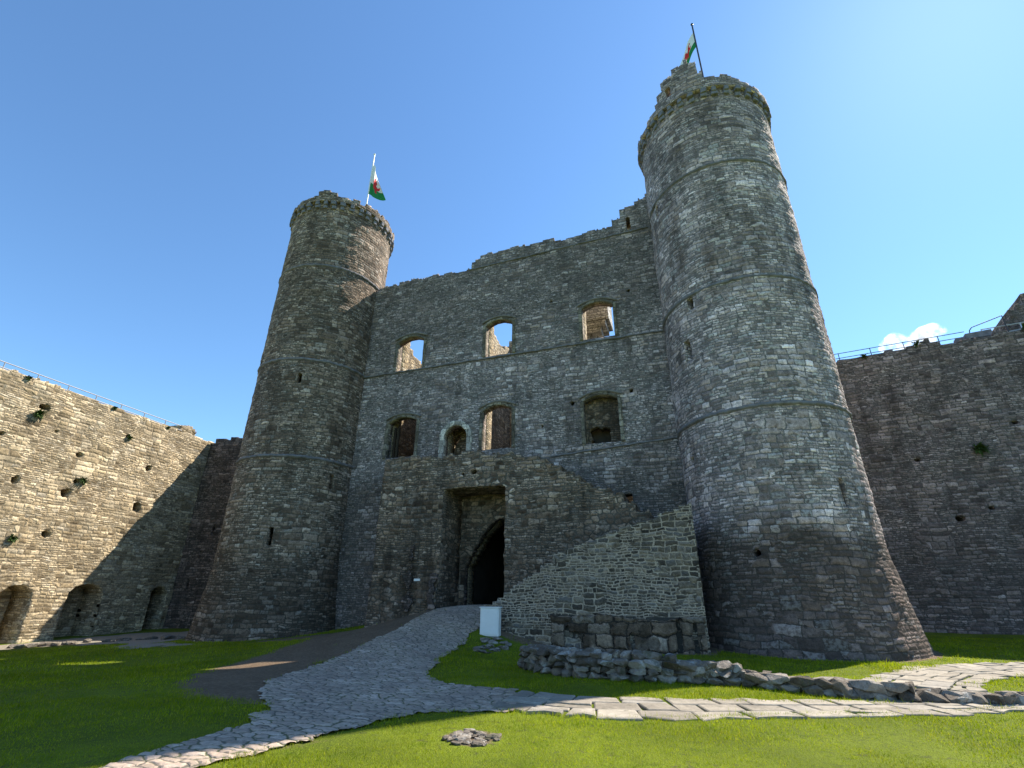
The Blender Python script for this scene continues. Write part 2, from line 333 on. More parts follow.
def slab(name, mat, a0, a1, b0, b1, depth, res=.08, top=None, holes=(), keep=None, mapfn=None, parent=None, matrix=None,
         rough=.03, bottom=None, d0=0., nd=2, bl=None, uvk=1.):
    """masonry slab: a along the wall, b up, depth goes in. mapfn(a, b, d) -> local xyz"""
    na = max(1, int(round((a1 - a0) / res))); nb = max(1, int(round((b1 - b0) / res)))
    ga = np.linspace(a0, a1, na + 1); gb = np.linspace(b0, b1, nb + 1)
    A, Bb = np.meshgrid(ga, gb, indexing='ij')
    ca = (ga[:-1] + ga[1:]) / 2; cb = (gb[:-1] + gb[1:]) / 2
    CA, CB = np.meshgrid(ca, cb, indexing='ij')
    solid = np.ones((na, nb), bool)
    if top is not None: solid &= CB < top(CA)
    if bottom is not None: solid &= CB > bottom(CA)
    fns = [h for h in holes]
    for h in fns: solid &= h(CA, CB) > 0
    if keep is not None: solid &= keep(CA, CB) < 0; fns.append(keep)
    # snap the vertices next to an opening onto its outline
    Aw, Bw = A.copy(), Bb.copy(); eps = res * .2
    for h in fns:
        for _ in range(2):
            f0 = h(Aw, Bw); fa = (h(Aw + eps, Bw) - f0) / eps; fb = (h(Aw, Bw + eps) - f0) / eps
            gg = np.maximum(fa * fa + fb * fb, .25); m = np.abs(f0) < res * .72
            Aw = np.where(m, Aw - f0 * fa / gg, Aw); Bw = np.where(m, Bw - f0 * fb / gg, Bw)
    jit = rough * fbm(A * 1.3, Bb * 1.3, 5, 3)
    nv = (na + 1) * (nb + 1)
    def layer(d): 
        return np.stack([Aw.ravel(), Bw.ravel(), (np.zeros(nv) + d)], 1)
    L = [layer(d0)] + [layer(d0 + depth * i / nd) for i in range(1, nd + 1)]
    L[0][:, 2] += jit.ravel() ; L[-1][:, 2] -= jit.ravel()
    idx = np.arange(nv).reshape(na + 1, nb + 1)
    q = lambda o: np.stack([idx[:-1, :-1] + o, idx[1:, :-1] + o, idx[1:, 1:] + o, idx[:-1, 1:] + o], -1)[solid]
    faces = [q(0), q(nd * nv)[:, ::-1]]; axis = [0, 0]
    pad = np.zeros((na + 2, nb + 2), bool); pad[1:-1, 1:-1] = solid
    # side strips
    for (di, dj, e0, e1, ax) in ((-1, 0, (0, 1), (0, 0), 1), (1, 0, (1, 0), (1, 1), 1), (0, -1, (0, 0), (1, 0), 2), (0, 1, (1, 1), (0, 1), 2)):
        nb_ = pad[1 + di:na + 1 + di, 1 + dj:nb + 1 + dj]
        I, J = np.nonzero(solid & ~nb_)
        p0 = idx[I + e0[0], J + e0[1]]; p1 = idx[I + e1[0], J + e1[1]]
        for k in range(nd):
            faces.append(np.stack([p1 + k * nv, p0 + k * nv, p0 + (k + 1) * nv, p1 + (k + 1) * nv], -1)); axis.append(ax)
    V = np.concatenate(L, 0)
    F = np.concatenate(faces, 0)
    ax = np.concatenate([np.full(len(f), a_) for f, a_ in zip(faces, axis)])
    used = np.unique(F); remap = np.full(len(V), -1); remap[used] = np.arange(len(used))
    V = V[used]; F = remap[F]
    aa, bb, dd = V[:, 0], V[:, 1], V[:, 2]
    P0 = np.stack([aa, bb], 1); P1 = np.stack([dd + a0 * 3.7, bb], 1); P2 = np.stack([aa, dd + b0 * 1.3 + 7.7], 1)
    uv = np.where((ax == 0)[:, None, None], P0[F], np.where((ax == 1)[:, None, None], P1[F], P2[F])) * uvk
    xyz = np.stack(mapfn(aa, bb, dd), 1)
    return mesh_obj(name, xyz, F, mat, parent, uv.reshape(-1, 2), matrix=matrix)

flat = lambda v0: (lambda a_, b_, d: (a_, v0 + d, b_))

def bar(bm, p0, p1, w_, h_=None, up=Vector((0, 0, 1))):
    p0, p1 = Vector(p0), Vector(p1); h_ = h_ or w_
    d = (p1 - p0).normalized(); s = d.cross(up)
    if s.length < 1e-4: s = d.cross(Vector((1, 0, 0)))
    s.normalize(); t = s.cross(d)
    vs = []
    for p in (p0, p1):
        for a_, b_ in ((-1, -1), (1, -1), (1, 1), (-1, 1)): vs.append(bm.verts.new(p + s * a_ * w_ / 2 + t * b_ * h_ / 2))
    for f in ((0, 1, 2, 3), (7, 6, 5, 4), (0, 4, 5, 1), (1, 5, 6, 2), (2, 6, 7, 3), (3, 7, 4, 0)): bm.faces.new([vs[i] for i in f])
def tube(bm, pts, r, n=8):
    rings = []
    for i, p in enumerate(pts):
        p = Vector(p); d = (Vector(pts[min(i + 1, len(pts) - 1)]) - Vector(pts[max(i - 1, 0)])).normalized()
        s = d.cross(Vector((0, 0, 1)));  s = s if s.length > 1e-3 else d.cross(Vector((1, 0, 0))); s.normalize(); t = s.cross(d)
        rings.append([bm.verts.new(p + (s * math.cos(2 * PI * k / n) + t * math.sin(2 * PI * k / n)) * r) for k in range(n)])
    for a_, b_ in zip(rings, rings[1:]):
        for k in range(n): bm.faces.new((a_[k], a_[(k + 1) % n], b_[(k + 1) % n], b_[k]))
    bm.faces.new(rings[0][::-1]); bm.faces.new(rings[-1])
def block(bm, x0, x1, y0, y1, z0, z1, bev=0., jit=0., rnd=None):
    r = bmesh.ops.create_cube(bm, size=1)
    for v in r['verts']:
        v.co = Vector(((x0 + x1) / 2 + v.co.x * (x1 - x0), (y0 + y1) / 2 + v.co.y * (y1 - y0), (z0 + z1) / 2 + v.co.z * (z1 - z0)))
        if jit: v.co += Vector((rnd.uniform(-jit, jit), rnd.uniform(-jit, jit), rnd.uniform(-jit, jit)))
    if bev:
        es = list({e_ for v in r['verts'] for e_ in v.link_edges})
        bmesh.ops.bevel(bm, geom=es, offset=bev, segments=2, affect='EDGES', profile=.6)

# ------------------------------------------------------------------ GROUND and paths
def pip_sdf(poly):
    P_ = np.array(poly, float)
    def f(u, v):
        q = np.stack([u, v], -1); d = np.full(u.shape, 1e9); ins = np.zeros(u.shape, bool)
        for i in range(len(P_)):
            a_, b_ = P_[i], P_[(i + 1) % len(P_)]; e_ = b_ - a_
            w_ = q - a_; t_ = np.clip((w_ @ e_) / (e_ @ e_), 0, 1); dd = np.linalg.norm(w_ - t_[..., None] * e_, axis=-1); d = np.minimum(d, dd)
            c = ((a_[1] <= v) & (b_[1] > v)) | ((b_[1] <= v) & (a_[1] > v))
            xx = a_[0] + (v - a_[1]) / (e_[1] if abs(e_[1]) > 1e-9 else 1e-9) * e_[0]
            ins ^= c & (u < xx)
        return np.where(ins, -d, d)
    return f

RAMP = [(10.6,-19.2),(10.94,-17.31),(11.01,-16.41),(10.95,-15.55),(10.66,-14.92),(10.1,-14.18),(9.09,-13.28),(8.25,-12.25),(7.95,-11.1),(7.49,-9.4),(7.02,-7.44),(6.85,-5.41),(6.75,-3.24),(6.62,-1.9),(6.9,-.2),(7.1,10),
        (10.1,10),(10.2,-.2),(9.48,-1.9),(9.28,-3.4),(9.32,-5.04),(9.9,-7.9),(10.9,-10.4),(11.5,-11.25),(12.4,-11.6),(13.4,-11.75),(13.93,-13.41),(13.46,-13.52),(12.85,-13.82),(12.55,-14.4),(12.36,-15.52),(12.05,-16.3),(11.95,-17.0),(12.0,-19.2)]
FLAG = [(13.35,-11.76),(14.44,-11.9),(15.59,-11.67),(16.84,-11.37),(18.07,-11.01),(19.2,-10.55),(20.6,-9.95),(20.3,-9.5),(19.57,-8.92),(20.2,-7.2),(21.02,-5.61),(23.05,-3.5),(24.84,-2.5),(27.5,-1.4),(32,-.6),
        (32,-3.4),(27,-4.3),(23.39,-5.6),(21.45,-7.64),(21.75,-8.2),(22.4,-8.6),(24.5,-8.4),(24.5,-9.5),(22.5,-9.75),(20.9,-10.3),(19.98,-10.94),(18.94,-11.44),(17.92,-12.0),(16.54,-12.72),(15.48,-13.22),(14.65,-13.37),(13.95,-13.41)]
f_ramp, f_flag = pip_sdf(RAMP), pip_sdf(FLAG)
DIRT = [(9.3,-14.0),(7.7,-13.0),(6.6,-11.6),(5.9,-9.8),(5.2,-7.8),(4.4,-5.6),(3.2,-3.6),(1.0,-3.1),(0.5,-4.1),(2.6,-4.8),(3.9,-6.6),(4.6,-9),(5.0,-11.2),(6.2,-13.2),(8.2,-14.4),(9.3,-15.0),(10.6,-14.7),(10.4,-14.2)]
DIRT = [(10.4,-14.2),(9.3,-13.2),(8.4,-12.2),(8.1,-11.1),(7.6,-9.4),(7.1,-7.4),(6.95,-5.4),(6.8,-3.2),(6.6,-2.1),(3.2,-2.0),(0.8,-2.4),(-.6,-3.6),(0.8,-4.2),(2.8,-4.6),(4.0,-6.6),(4.7,-9),(5.2,-11.0),(6.6,-12.8),(8.6,-14.2)]
SAND = [(-16,-12),(-14.9,-5),(-14.6,1),(-10,4.5),(-6,4.0),(-5.2,1),(-6.3,-2.2),(-5.2,-4.2),(-2.9,-5.0),(-3.6,-6.6),(-7.5,-4.6),(-10.6,-4.6),(-12.2,-6.8),(-13.6,-12)]
f_dirt, f_sand = pip_sdf(DIRT), pip_sdf(SAND)

def sheet(name, mat, sdf, u0, u1, v0, v1, res, off, amp=0., freq=1., seed=0, kind='structure'):
    def keep(u, v): return sdf(u, v) + (amp * fbm(u * freq, v * freq, seed) if amp else 0)
    na, nb = int((u1 - u0) / res), int((v1 - v0) / res)
    ga = np.linspace(u0, u1, na + 1); gb = np.linspace(v0, v1, nb + 1)
    A, Bv = np.meshgrid(ga, gb, indexing='ij')
    fv = keep(A, Bv)
    solid = (fv[:-1, :-1] + fv[1:, :-1] + fv[1:, 1:] + fv[:-1, 1:]) < 0
    eps = res * .3
    fa = (keep(A + eps, Bv) - fv) / eps; fb = (keep(A, Bv + eps) - fv) / eps
    gg = np.maximum(fa * fa + fb * fb, .3); m = np.abs(fv) < res * .7
    A2 = np.where(m, A - fv * fa / gg, A); B2 = np.where(m, Bv - fv * fb / gg, Bv)
    idx = np.arange((na + 1) * (nb + 1)).reshape(na + 1, nb + 1)
    F = np.stack([idx[:-1, :-1], idx[1:, :-1], idx[1:, 1:], idx[:-1, 1:]], -1)[solid]
    used = np.unique(F); rm = np.full((na + 1) * (nb + 1), -1); rm[used] = np.arange(len(used))
    uu, vv = A2.ravel()[used], B2.ravel()[used]
    Vx = np.stack([uu, vv, tz(uu, vv) + off], 1); F = rm[F]
    uv = np.stack([uu, vv], 1)[F]
    o = mesh_obj(name, Vx, F, mat, None, uv.reshape(-1, 2), smooth=True, matrix=MW)
    o['kind'] = kind
    return o

def mat_ground():
    B = NB('turf'); tc = B.n('TexCoord').outputs['Object']
    a_ = B.noise(tc, .45, 5, .65)[0]; b_ = B.noise(tc, 6., 5, .7)[0]; c = B.noise(tc, 60., 3)[0]
    col = B.mix(B.rng(a_, .35, .65), (.11, .145, .010, 1), (.165, .21, .014, 1))
    col = B.mix(B.rng(b_, .5, .75), col, (.07, .095, .018, 1))
    col = B.mix(B.mul(B.rng(B.add(b_, B.mul(a_, .5)), .86, 1.0), .6), col, (.12, .095, .05, 1))
    col = B.mix(1., col, B.ramp(c, [(.3, g(.6)), (.7, g(1.35))]), 'MULTIPLY')
    ea = B.n('Attribute', attribute_name='earth').outputs['Fac']; sn = B.noise(tc, 14., 5, .7)[0]; vo = B.n('TexVoronoi', {'Vector': tc, 'Scale': 15.}).outputs[0]
    em = B.rng(B.add(ea, B.mul(B.sub(B.noise(tc, 1.6, 6, .7)[0], .5), 1.0)), .42, .62)
    soil = B.mix(B.noise(tc, 1.3, 4, .6)[0], (.13, .088, .055, 1), (.25, .18, .12, 1)); soil = B.mix(1., soil, B.ramp(sn, [(.3, g(.55)), (.7, g(1.4))]), 'MULTIPLY')
    soil = B.mix(B.rng(vo, .10, .2, .75, 0.), soil, (.27, .24, .2, 1))
    col = B.mix(em, col, soil)
    B.bsdf(col, .9, bump=B.add(B.mul(b_, .6), B.add(c, B.mul(sn, .4))), bscale=.9, bdist=.04, spec=.15); return B.m
def mat_dirt(name, c1, c2):
    B = NB(name); tc = B.n('TexCoord').outputs['Object']
    a_ = B.noise(tc, 1.2, 5, .7)[0]; b_ = B.noise(tc, 14., 5, .7)[0]
    v = B.n('TexVoronoi', {'Vector': tc, 'Scale': 16.}).outputs
    col = B.mix(a_, (*c1, 1), (*c2, 1)); col = B.mix(1., col, B.ramp(b_, [(.3, g(.6)), (.7, g(1.35))]), 'MULTIPLY')
    col = B.mix(B.rng(v[0], .12, .22, .7, 0.), col, (.26, .24, .2, 1))
    B.bsdf(col, .95, bump=B.add(b_, B.mul(v[0], -.6)), bscale=.8, bdist=.03, spec=.15); return B.m
def mat_cobble():
    B = NB('rough_paving'); uv = B.n('UVMap', uv_map='UVMap').outputs[0]
    n = B.noise(uv, 2.2, 3); nn = B.n('VectorMath', {0: n[1], 1: (.5, .5, .5)}, operation='SUBTRACT').outputs[0]
    p = B.n('VectorMath', {0: nn, 1: (.22, .22, 0)}, operation='MULTIPLY').outputs[0]
    p = B.n('VectorMath', {0: p, 1: uv}, operation='ADD').outputs[0]
    sx = B.n('Mapping', {'Vector': p, 'Rotation': (0, 0, math.radians(28)), 'Scale': (3.8, 7.6, 1)}).outputs[0]
    v1 = B.n('TexVoronoi', {'Vector': sx, 'Scale': 1., 'Randomness': .95}, voronoi_dimensions='2D')
    v2 = B.n('TexVoronoi', {'Vector': sx, 'Scale': 1., 'Randomness': .95}, voronoi_dimensions='2D', feature='DISTANCE_TO_EDGE')
    rc = B.n('SeparateColor', {0: v1.outputs['Color']}).outputs
    fine = B.noise(uv, 16., 5, .65)[0]; big = B.noise(uv, .8, 4, .6)[0]
    d = B.add(v2.outputs['Distance'], B.mul(B.sub(fine, .5), .10))
    edge = B.rng(d, .02, .10)
    col = B.ramp(rc[0], [(0, (.30, .232, .18)), (.4, (.355, .275, .213)), (.75, (.39, .305, .235)), (1, (.47, .37, .295))])
    col = B.mix(1., col, B.ramp(fine, [(.28, g(.7)), (.72, g(1.3))]), 'MULTIPLY')
    col = B.mix(1., col, B.ramp(big, [(.3, g(.8)), (.7, g(1.2))]), 'MULTIPLY')
    jc = B.mix(B.rng(big, .4, .6), (.13, .115, .09, 1), (.10, .11, .05, 1))
    col = B.mix(edge, jc, col)
    h = B.add(B.mul(B.rng(d, .0, .25), .6), B.add(B.mul(B.mul(B.sub(rc[1], .5), edge), .5), B.mul(fine, .25)))
    B.bsdf(col, .85, spec=.3)
    dp = B.n('Displacement', {'Height': h, 'Midlevel': .3, 'Scale': .028}); B.t.links.new(dp.outputs[0], B.out.inputs['Displacement'])
    B.m.displacement_method = 'BOTH'; return B.m
def mat_flag():
    B = NB('sandstone_flags'); tc = B.n('TexCoord').outputs['Object']
    oi = B.n('Attribute', attribute_name='tone').outputs['Fac']
    fine = B.noise(tc, 14., 5, .65)[0]; big = B.noise(tc, 1.6, 4, .6)[0]
    col = B.ramp(oi, [(0, (.22, .19, .15)), (.4, (.31, .27, .215)), (.75, (.37, .325, .26)), (1, (.28, .255, .22))])
    col = B.mix(1., col, B.ramp(fine, [(.28, g(.75)), (.72, g(1.22))]), 'MULTIPLY')
    col = B.mix(1., col, B.ramp(big, [(.3, g(.7)), (.7, g(1.2))]), 'MULTIPLY')
    col = B.mix(B.mul(B.rng(B.noise(tc, 5., 5, .7)[0], .56, .66), .55), col, (.12, .11, .075, 1))
    B.bsdf(col, .85, bump=B.add(fine, B.mul(big, .6)), bscale=.5, bdist=.02, spec=.3); return B.m

M['ground'] = mat_ground()
M['gravel'] = mat_dirt('pale_gravel', (.24, .21, .165), (.31, .27, .21))
M['cobble'] = mat_cobble(); M['flag'] = mat_flag()

# one ground sheet: fine near the castle, running out to the horizon
def earth(u, v):
    e_ = np.clip(.62 - f_dirt(u, v) * .9, 0, 1)
    e_ = np.maximum(e_, np.clip(.55 - (np.hypot(u - 13.9, v + 14.95) - .3) * 1.6, 0, .62))
    for (cx_, cy_, r_) in ((-3.15, -.29, 3.5), (19.78, -.3, 3.6)): e_ = np.maximum(e_, np.clip(.75 - (np.hypot(u - cx_, v - cy_) - r_) * 1.6, 0, .8))
    e_ = np.maximum(e_, np.where((u > 9.2) & (u < 17), np.clip(.75 - (-3.9 - v) * 1.5, 0, .8), 0))
    return np.maximum(e_, .42 * np.clip(1.2 - np.abs(f_ramp(u, v)) * 2.2, 0, 1))
def make_ground():
    c = np.concatenate([[-3000, -900, -300, -120, -70], np.arange(-42, 52.01, .22), [75, 130, 300, 900, 3000]])
    d = np.concatenate([[-3000, -900, -300, -120, -70], np.arange(-46, 26.01, .22), [45, 120, 300, 900, 3000]])
    A, Bv = np.meshgrid(c, d, indexing='ij'); z = tz(A, Bv)
    inp = np.minimum(f_ramp(A, Bv), f_flag(A, Bv)); z = z + .018 * fbm(A * 1.1, Bv * 1.1, 3) * np.clip(inp * 1.2, 0, 1) - np.where(inp < .1, .012, 0)
    idx = np.arange(A.size).reshape(A.shape)
    F = np.stack([idx[:-1, :-1], idx[1:, :-1], idx[1:, 1:], idx[:-1, 1:]], -1).reshape(-1, 4)
    o = mesh_obj('ground', np.stack([A.ravel(), Bv.ravel(), z.ravel()], 1), F, M['ground'], smooth=True, matrix=MW); o['kind'] = 'structure'
    at_ = o.data.attributes.new('earth', 'FLOAT', 'POINT'); at_.data.foreach_set('value', earth(A.ravel(), Bv.ravel()).astype(np.float32))
make_ground()
sheet('gravel_path', M['gravel'], f_sand, -17, -2, -13, 5, .12, .012, .9, 1.1, 8)
sheet('cobbled_path', M['cobble'], f_ramp, 6.4, 14.2, -19.4, 10, .05, .007, .22, 2.6, 12)

# flagstones: split slabs with open joints, all one path
def flag_path():
    rnd = random.Random(5); verts, faces, tone = [], [], []
    c = np.array([(13.5,-12.6),(14.6,-12.65),(15.55,-12.45),(16.7,-12.05),(18,-11.5),(19.1,-11.0),(20.3,-10.4),(21.6,-9.6),(23,-9.2),(24.6,-9.0)])
    def strip(c, hw, rows, lane_jit=.12):
        seg = np.r_[0, np.cumsum(np.linalg.norm(np.diff(c, axis=0), axis=1))]; Ltot = seg[-1]
        hwv = lambda s: np.interp(s / Ltot, np.linspace(0, 1, len(hw)), hw)
        def P(s, t):
            x, y = np.interp(s, seg, c[:, 0]), np.interp(s, seg, c[:, 1])
            x2, y2 = np.interp(min(s + .3, Ltot), seg, c[:, 0]), np.interp(min(s + .3, Ltot), seg, c[:, 1])
            x1, y1 = np.interp(max(s - .3, 0), seg, c[:, 0]), np.interp(max(s - .3, 0), seg, c[:, 1])
            d = np.array([x2 - x1, y2 - y1]); d /= np.linalg.norm(d); nrm = np.array([-d[1], d[0]])
            return np.array([x, y]) + nrm * t * hwv(s)
        edges = np.linspace(-1, 1, rows + 1)
        for r in range(rows):
            s = rnd.uniform(-.3, 0)
            while s < Ltot:
                ln = rnd.uniform(.38, .9); 
                s0, s1 = max(s, 0), min(s + ln, Ltot); s += ln
                if s1 - s0 < .15: continue
                lo, hi = edges[r], edges[r + 1]
                if rnd.random() < .3 : cuts = [lo, lo + (hi - lo) * rnd.uniform(.4, .6), hi]
                else: cuts = [lo, hi]
                for k in range(len(cuts) - 1):
                    a_, b_ = cuts[k], cuts[k + 1]; gp = .02
                    j = lambda q: rnd.uniform(-q, q)
                    out = .16 if r in (0, rows - 1) else .05
                    q = [P(s0 + gp + j(.03), a_ + .02 + j(out if r == 0 else .04)), P((s0 + s1) / 2, a_ + .02 + j(out if r == 0 else .04)), P(s1 - gp + j(.03), a_ + .02 + j(out if r == 0 else .04)),
                         P(s1 - gp + j(.03), b_ - .02 + j(out if r == rows - 1 else .04)), P((s0 + s1) / 2, b_ - .02 + j(out if r == rows - 1 else .04)), P(s0 + gp + j(.03), b_ - .02 + j(out if r == rows - 1 else .04))]
                    q = np.array(q); cen = q.mean(0); inn = cen + (q - cen) * .94
                    z = tz(q[:, 0], q[:, 1]); lift = .024 + j(.008); i0 = len(verts)
                    tx, ty = j(.012), j(.012)
                    for p, zz in zip(q, z): verts.append((p[0], p[1], zz - .05))
                    for p, zz in zip(q, z): verts.append((p[0], p[1], zz + lift - .012 + tx * (p[0] - cen[0]) + ty * (p[1] - cen[1])))
                    for p, zz in zip(inn, z): verts.append((p[0], p[1], zz + lift + tx * (p[0] - cen[0]) + ty * (p[1] - cen[1])))
                    t_ = rnd.random(); n = 6
                    for lv in range(2):
                        for m in range(n): faces.append((i0 + lv * n + m, i0 + lv * n + (m + 1) % n, i0 + (lv + 1) * n + (m + 1) % n, i0 + (lv + 1) * n + m))
                    faces.append(tuple(i0 + 2 * n + m for m in range(n))); tone.extend([t_] * (2 * n + 1))
    strip(c, [.74, .74, .68, .58, .52, .47, .42], 3)
    strip(np.array([(20.5,-8.3),(21.2,-6.8),(22.2,-5.2),(23.9,-4.1),(26.5,-3.2),(32,-2.2)]), [1.0, .95, 1.0, 1.1, 1.2], 4)
    # packed earth bed shows in the joints
    o = mesh_obj('flagstone_path', verts, faces, M['flag'], matrix=MW); o['kind'] = 'structure'
    at = o.data.attributes.new('tone', 'FLOAT', 'FACE'); at.data.foreach_set('value', tone)
flag_path()

# ------------------------------------------------------------------ ROUND TOWERS
def tower(name, c, R, Rb, zb, mat, slits, parapet, label, rnd_seed, seam, zpar, zc0=23.3):
    root = empty(name, MW @ Matrix.Translation((c[0], c[1], tz(np.array([c[0]]), np.array([c[1]]))[0])), label, 'tower')
    inv = root.matrix_world.inverted()
    def fix(o): o.matrix_parent_inverse = inv; o.matrix_basis = MW; return o
    rad = lambda z: R + (Rb - R) * np.clip((zb - z) / (zb + .2), 0, 1.4) ** 1.5
    def mp(a_, b_, d, extra=0.):
        th = a_ / R; r = rad(b_) - d + extra
        return c[0] + r * np.cos(th), c[1] + r * np.sin(th), b_
    s0 = math.radians(seam) * R
    hs = [f for f in slits]
    fix(slab('tower_wall', mat, s0, s0 + 2 * PI * R, -1.2, zc0 + .55, .75, .085, holes=hs, mapfn=mp, parent=root, rough=.05))
    # dark liner behind the slits, so that they read as deep openings
    bm = bmesh.new()
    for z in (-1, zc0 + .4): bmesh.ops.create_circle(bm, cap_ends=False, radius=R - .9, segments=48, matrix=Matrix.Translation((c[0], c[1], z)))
    bmesh.ops.bridge_loops(bm, edges=bm.edges[:]); fix(bm_obj('dark_slit_liner', bm, M['recess_shade'], root))
    # string courses
    rnd = random.Random(rnd_seed)
    for zz in (7.8, 13.1, 19.2):
        bm = bmesh.new(); n = 150; prof = [(-.03, .09), (.035, .07), (.06, .03), (.06, -.03), (.01, -.075), (-.03, -.085)]; rings = []
        for k in range(n):
            th = 2 * PI * k / n; jr = rnd.uniform(-.022, .012); jz = rnd.uniform(-.02, .02)
            rings.append([bm.verts.new((c[0] + (R + p + (jr if p > 0 else 0)) * math.cos(th), c[1] + (R + p + (jr if p > 0 else 0)) * math.sin(th), zz + q + jz)) for p, q in prof])
        for k in range(n):
            A_, B_ = rings[k], rings[(k + 1) % n]
            for m in range(len(prof)): bm.faces.new((A_[m], B_[m], B_[(m + 1) % len(prof)], A_[(m + 1) % len(prof)]))
        fix(bm_obj('string_course', bm, M['string'], root))
    # corbel table
    meshes = []
    for v_ in range(4):
        bm = bmesh.new(); j = lambda q: rnd.uniform(-q, q)
        block(bm, -.2, .10 + j(.03), -.14 + j(.035), .14 + j(.035), 0.02 + j(.04), .26, .05, .03, rnd)
        block(bm, -.2, .19 + j(.04), -.14 + j(.035), .14 + j(.035), .24, .50, .055, .03, rnd)
        me = bpy.data.meshes.new('corbel'); bm.to_mesh(me); bm.free(); me.materials.append(M['corbel']); meshes.append(me)
    n = 38
    for k in range(n):
        th = 2 * PI * (k + .5 + rnd.uniform(-.12, .12)) / n
        o = bpy.data.objects.new('corbel', meshes[k % 4]); COL.objects.link(o); o.parent = root; o.matrix_parent_inverse = inv
        o.matrix_basis = MW @ Matrix.Translation((c[0] + R * math.cos(th), c[1] + R * math.sin(th), zc0)) @ Matrix.Rotation(th, 4, 'Z')
    def mpp(a_, b_, d): return mp(a_, b_, d, .18)
    holes = []
    if name and parapet.get('hole'): holes = [parapet['hole']]
    fix(slab('parapet', mat, s0, s0 + 2 * PI * R, zc0 + .5, zpar, .55, .085, top=ragged([(math.radians(t_) * R, z_) for t_, z_ in parapet['pts']], rnd_seed, (.14, .42), .13), holes=holes, mapfn=mpp, parent=root, rough=.06))
    return root
def tslit(R, thdeg, z0, z1, wdt=.11): 
    u = math.radians(thdeg) * R; return box2(u - wdt, u + wdt, z0, z1)

RR = 3.12
PR = [(-270, 24.25), (-175, 24.15), (-160, 24.0), (-140, 24.1), (-131, 24.7), (-124, 25.3), (-112, 25.9), (-101, 26.3), (-97, 26.0), (-93, 25.2), (-88, 24.6), (-70, 24.4), (-52, 24.2), (-30, 24.1), (0, 24.2), (90, 24.25)]
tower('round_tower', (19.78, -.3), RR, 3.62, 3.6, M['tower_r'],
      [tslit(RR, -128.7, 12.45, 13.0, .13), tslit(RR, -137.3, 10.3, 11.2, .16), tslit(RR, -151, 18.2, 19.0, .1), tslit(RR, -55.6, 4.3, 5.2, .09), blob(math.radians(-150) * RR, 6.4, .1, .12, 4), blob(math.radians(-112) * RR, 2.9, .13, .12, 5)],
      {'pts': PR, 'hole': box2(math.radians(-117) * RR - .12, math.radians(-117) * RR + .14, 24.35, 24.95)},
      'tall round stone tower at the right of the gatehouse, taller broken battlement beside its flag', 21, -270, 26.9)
RL = 3.14
PL = [(-270, 24.2), (-130, 24.2), (-95, 24.2), (-84, 24.35), (-78, 24.75), (-66, 24.7), (-60, 24.35), (-40, 24.3), (0, 24.3), (30, 24.35), (90, 24.2)]
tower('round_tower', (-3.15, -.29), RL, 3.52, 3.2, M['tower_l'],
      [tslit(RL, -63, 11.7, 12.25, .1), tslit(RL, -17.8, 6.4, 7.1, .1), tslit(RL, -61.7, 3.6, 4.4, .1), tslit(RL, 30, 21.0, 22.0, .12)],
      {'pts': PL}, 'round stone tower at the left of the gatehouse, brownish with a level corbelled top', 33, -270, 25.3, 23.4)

# ------------------------------------------------------------------ GATEHOUSE
gate = empty('gatehouse', MW, 'ruined grey stone gatehouse front with rows of empty windows between two round towers', 'castle')
def kid(o): o.parent = gate; o.matrix_parent_inverse = Matrix(); o.matrix_basis = Matrix(); return o
FT = 1.2
WIN = [(2.87, .83, 13.08, 14.95, .26), (8.26, .76, 13.22, 15.06, .26), (13.57, .78, 13.32, 15.08, .26),
       (2.85, .85, 8.12, 10.06, .26), (8.27, .77, 8.12, 10.10, .26), (13.44, .80, 7.95, 10.0, .26)]
DOOR = (6.03, .62, 7.5, 8.92, .60)
hl = [arch(*q) for q in WIN] + [arch(*DOOR), arch(8.6, 1.75, -1, 2.7, 2.15, True), box2(15.44, 15.64, 19.5, 20.3), box2(14.14, 14.52, 4.4, 5.6),
      blob(14.9, 10.3, .07, .08, 3), blob(12.1, 10.0, .09, .09, 4), blob(11.2, 15.9, .07, .07, 6), blob(15.2, 15.7, .1, .1, 7), blob(10.6, 9.0, .07, .08, 8)]
TOP = [(-2, 19.0), (.06, 19.06), (1.62, 19.23), (4.38, 19.25), (6.2, 19.12), (6.3, 19.6), (6.95, 20.0), (9.44, 19.93), (10.64, 20.0), (11.8, 19.82), (14.0, 20.0), (14.55, 20.25), (15.0, 20.95), (16.0, 21.15), (16.6, 21.7), (18.5, 22.4)]
kid(slab('facade_wall', M['facade'], -1.2, 18.2, -1.2, 22.6, .42, .075, top=ragged(TOP, 7, (.2, .55), .11), holes=hl, mapfn=flat(0), rough=.04))
def splay(q):
    uc, hw, z0, zs, rise = q
    return arch(uc + .22, hw + .22, z0 - .01, zs + 1.05, rise)
kid(slab('facade_lining', M['inner'], -1.2, 18.2, -1.2, 22.6, .74, .1, top=ragged([(u, z - .12) for u, z in TOP], 8, (.2, .55), .15), holes=[splay(q) for q in WIN] + [arch(DOOR[0] + .15, DOOR[1] + .15, DOOR[2], DOOR[3] + .7, DOOR[4]), arch(8.6, 1.78, -1, 2.7, 2.15, True), box2(15.40, 15.68, 19.4, 20.4), box2(14.1, 14.56, 4.3, 5.7)],
         mapfn=lambda a_, b_, d: (a_, .46 + d, b_), rough=.03))
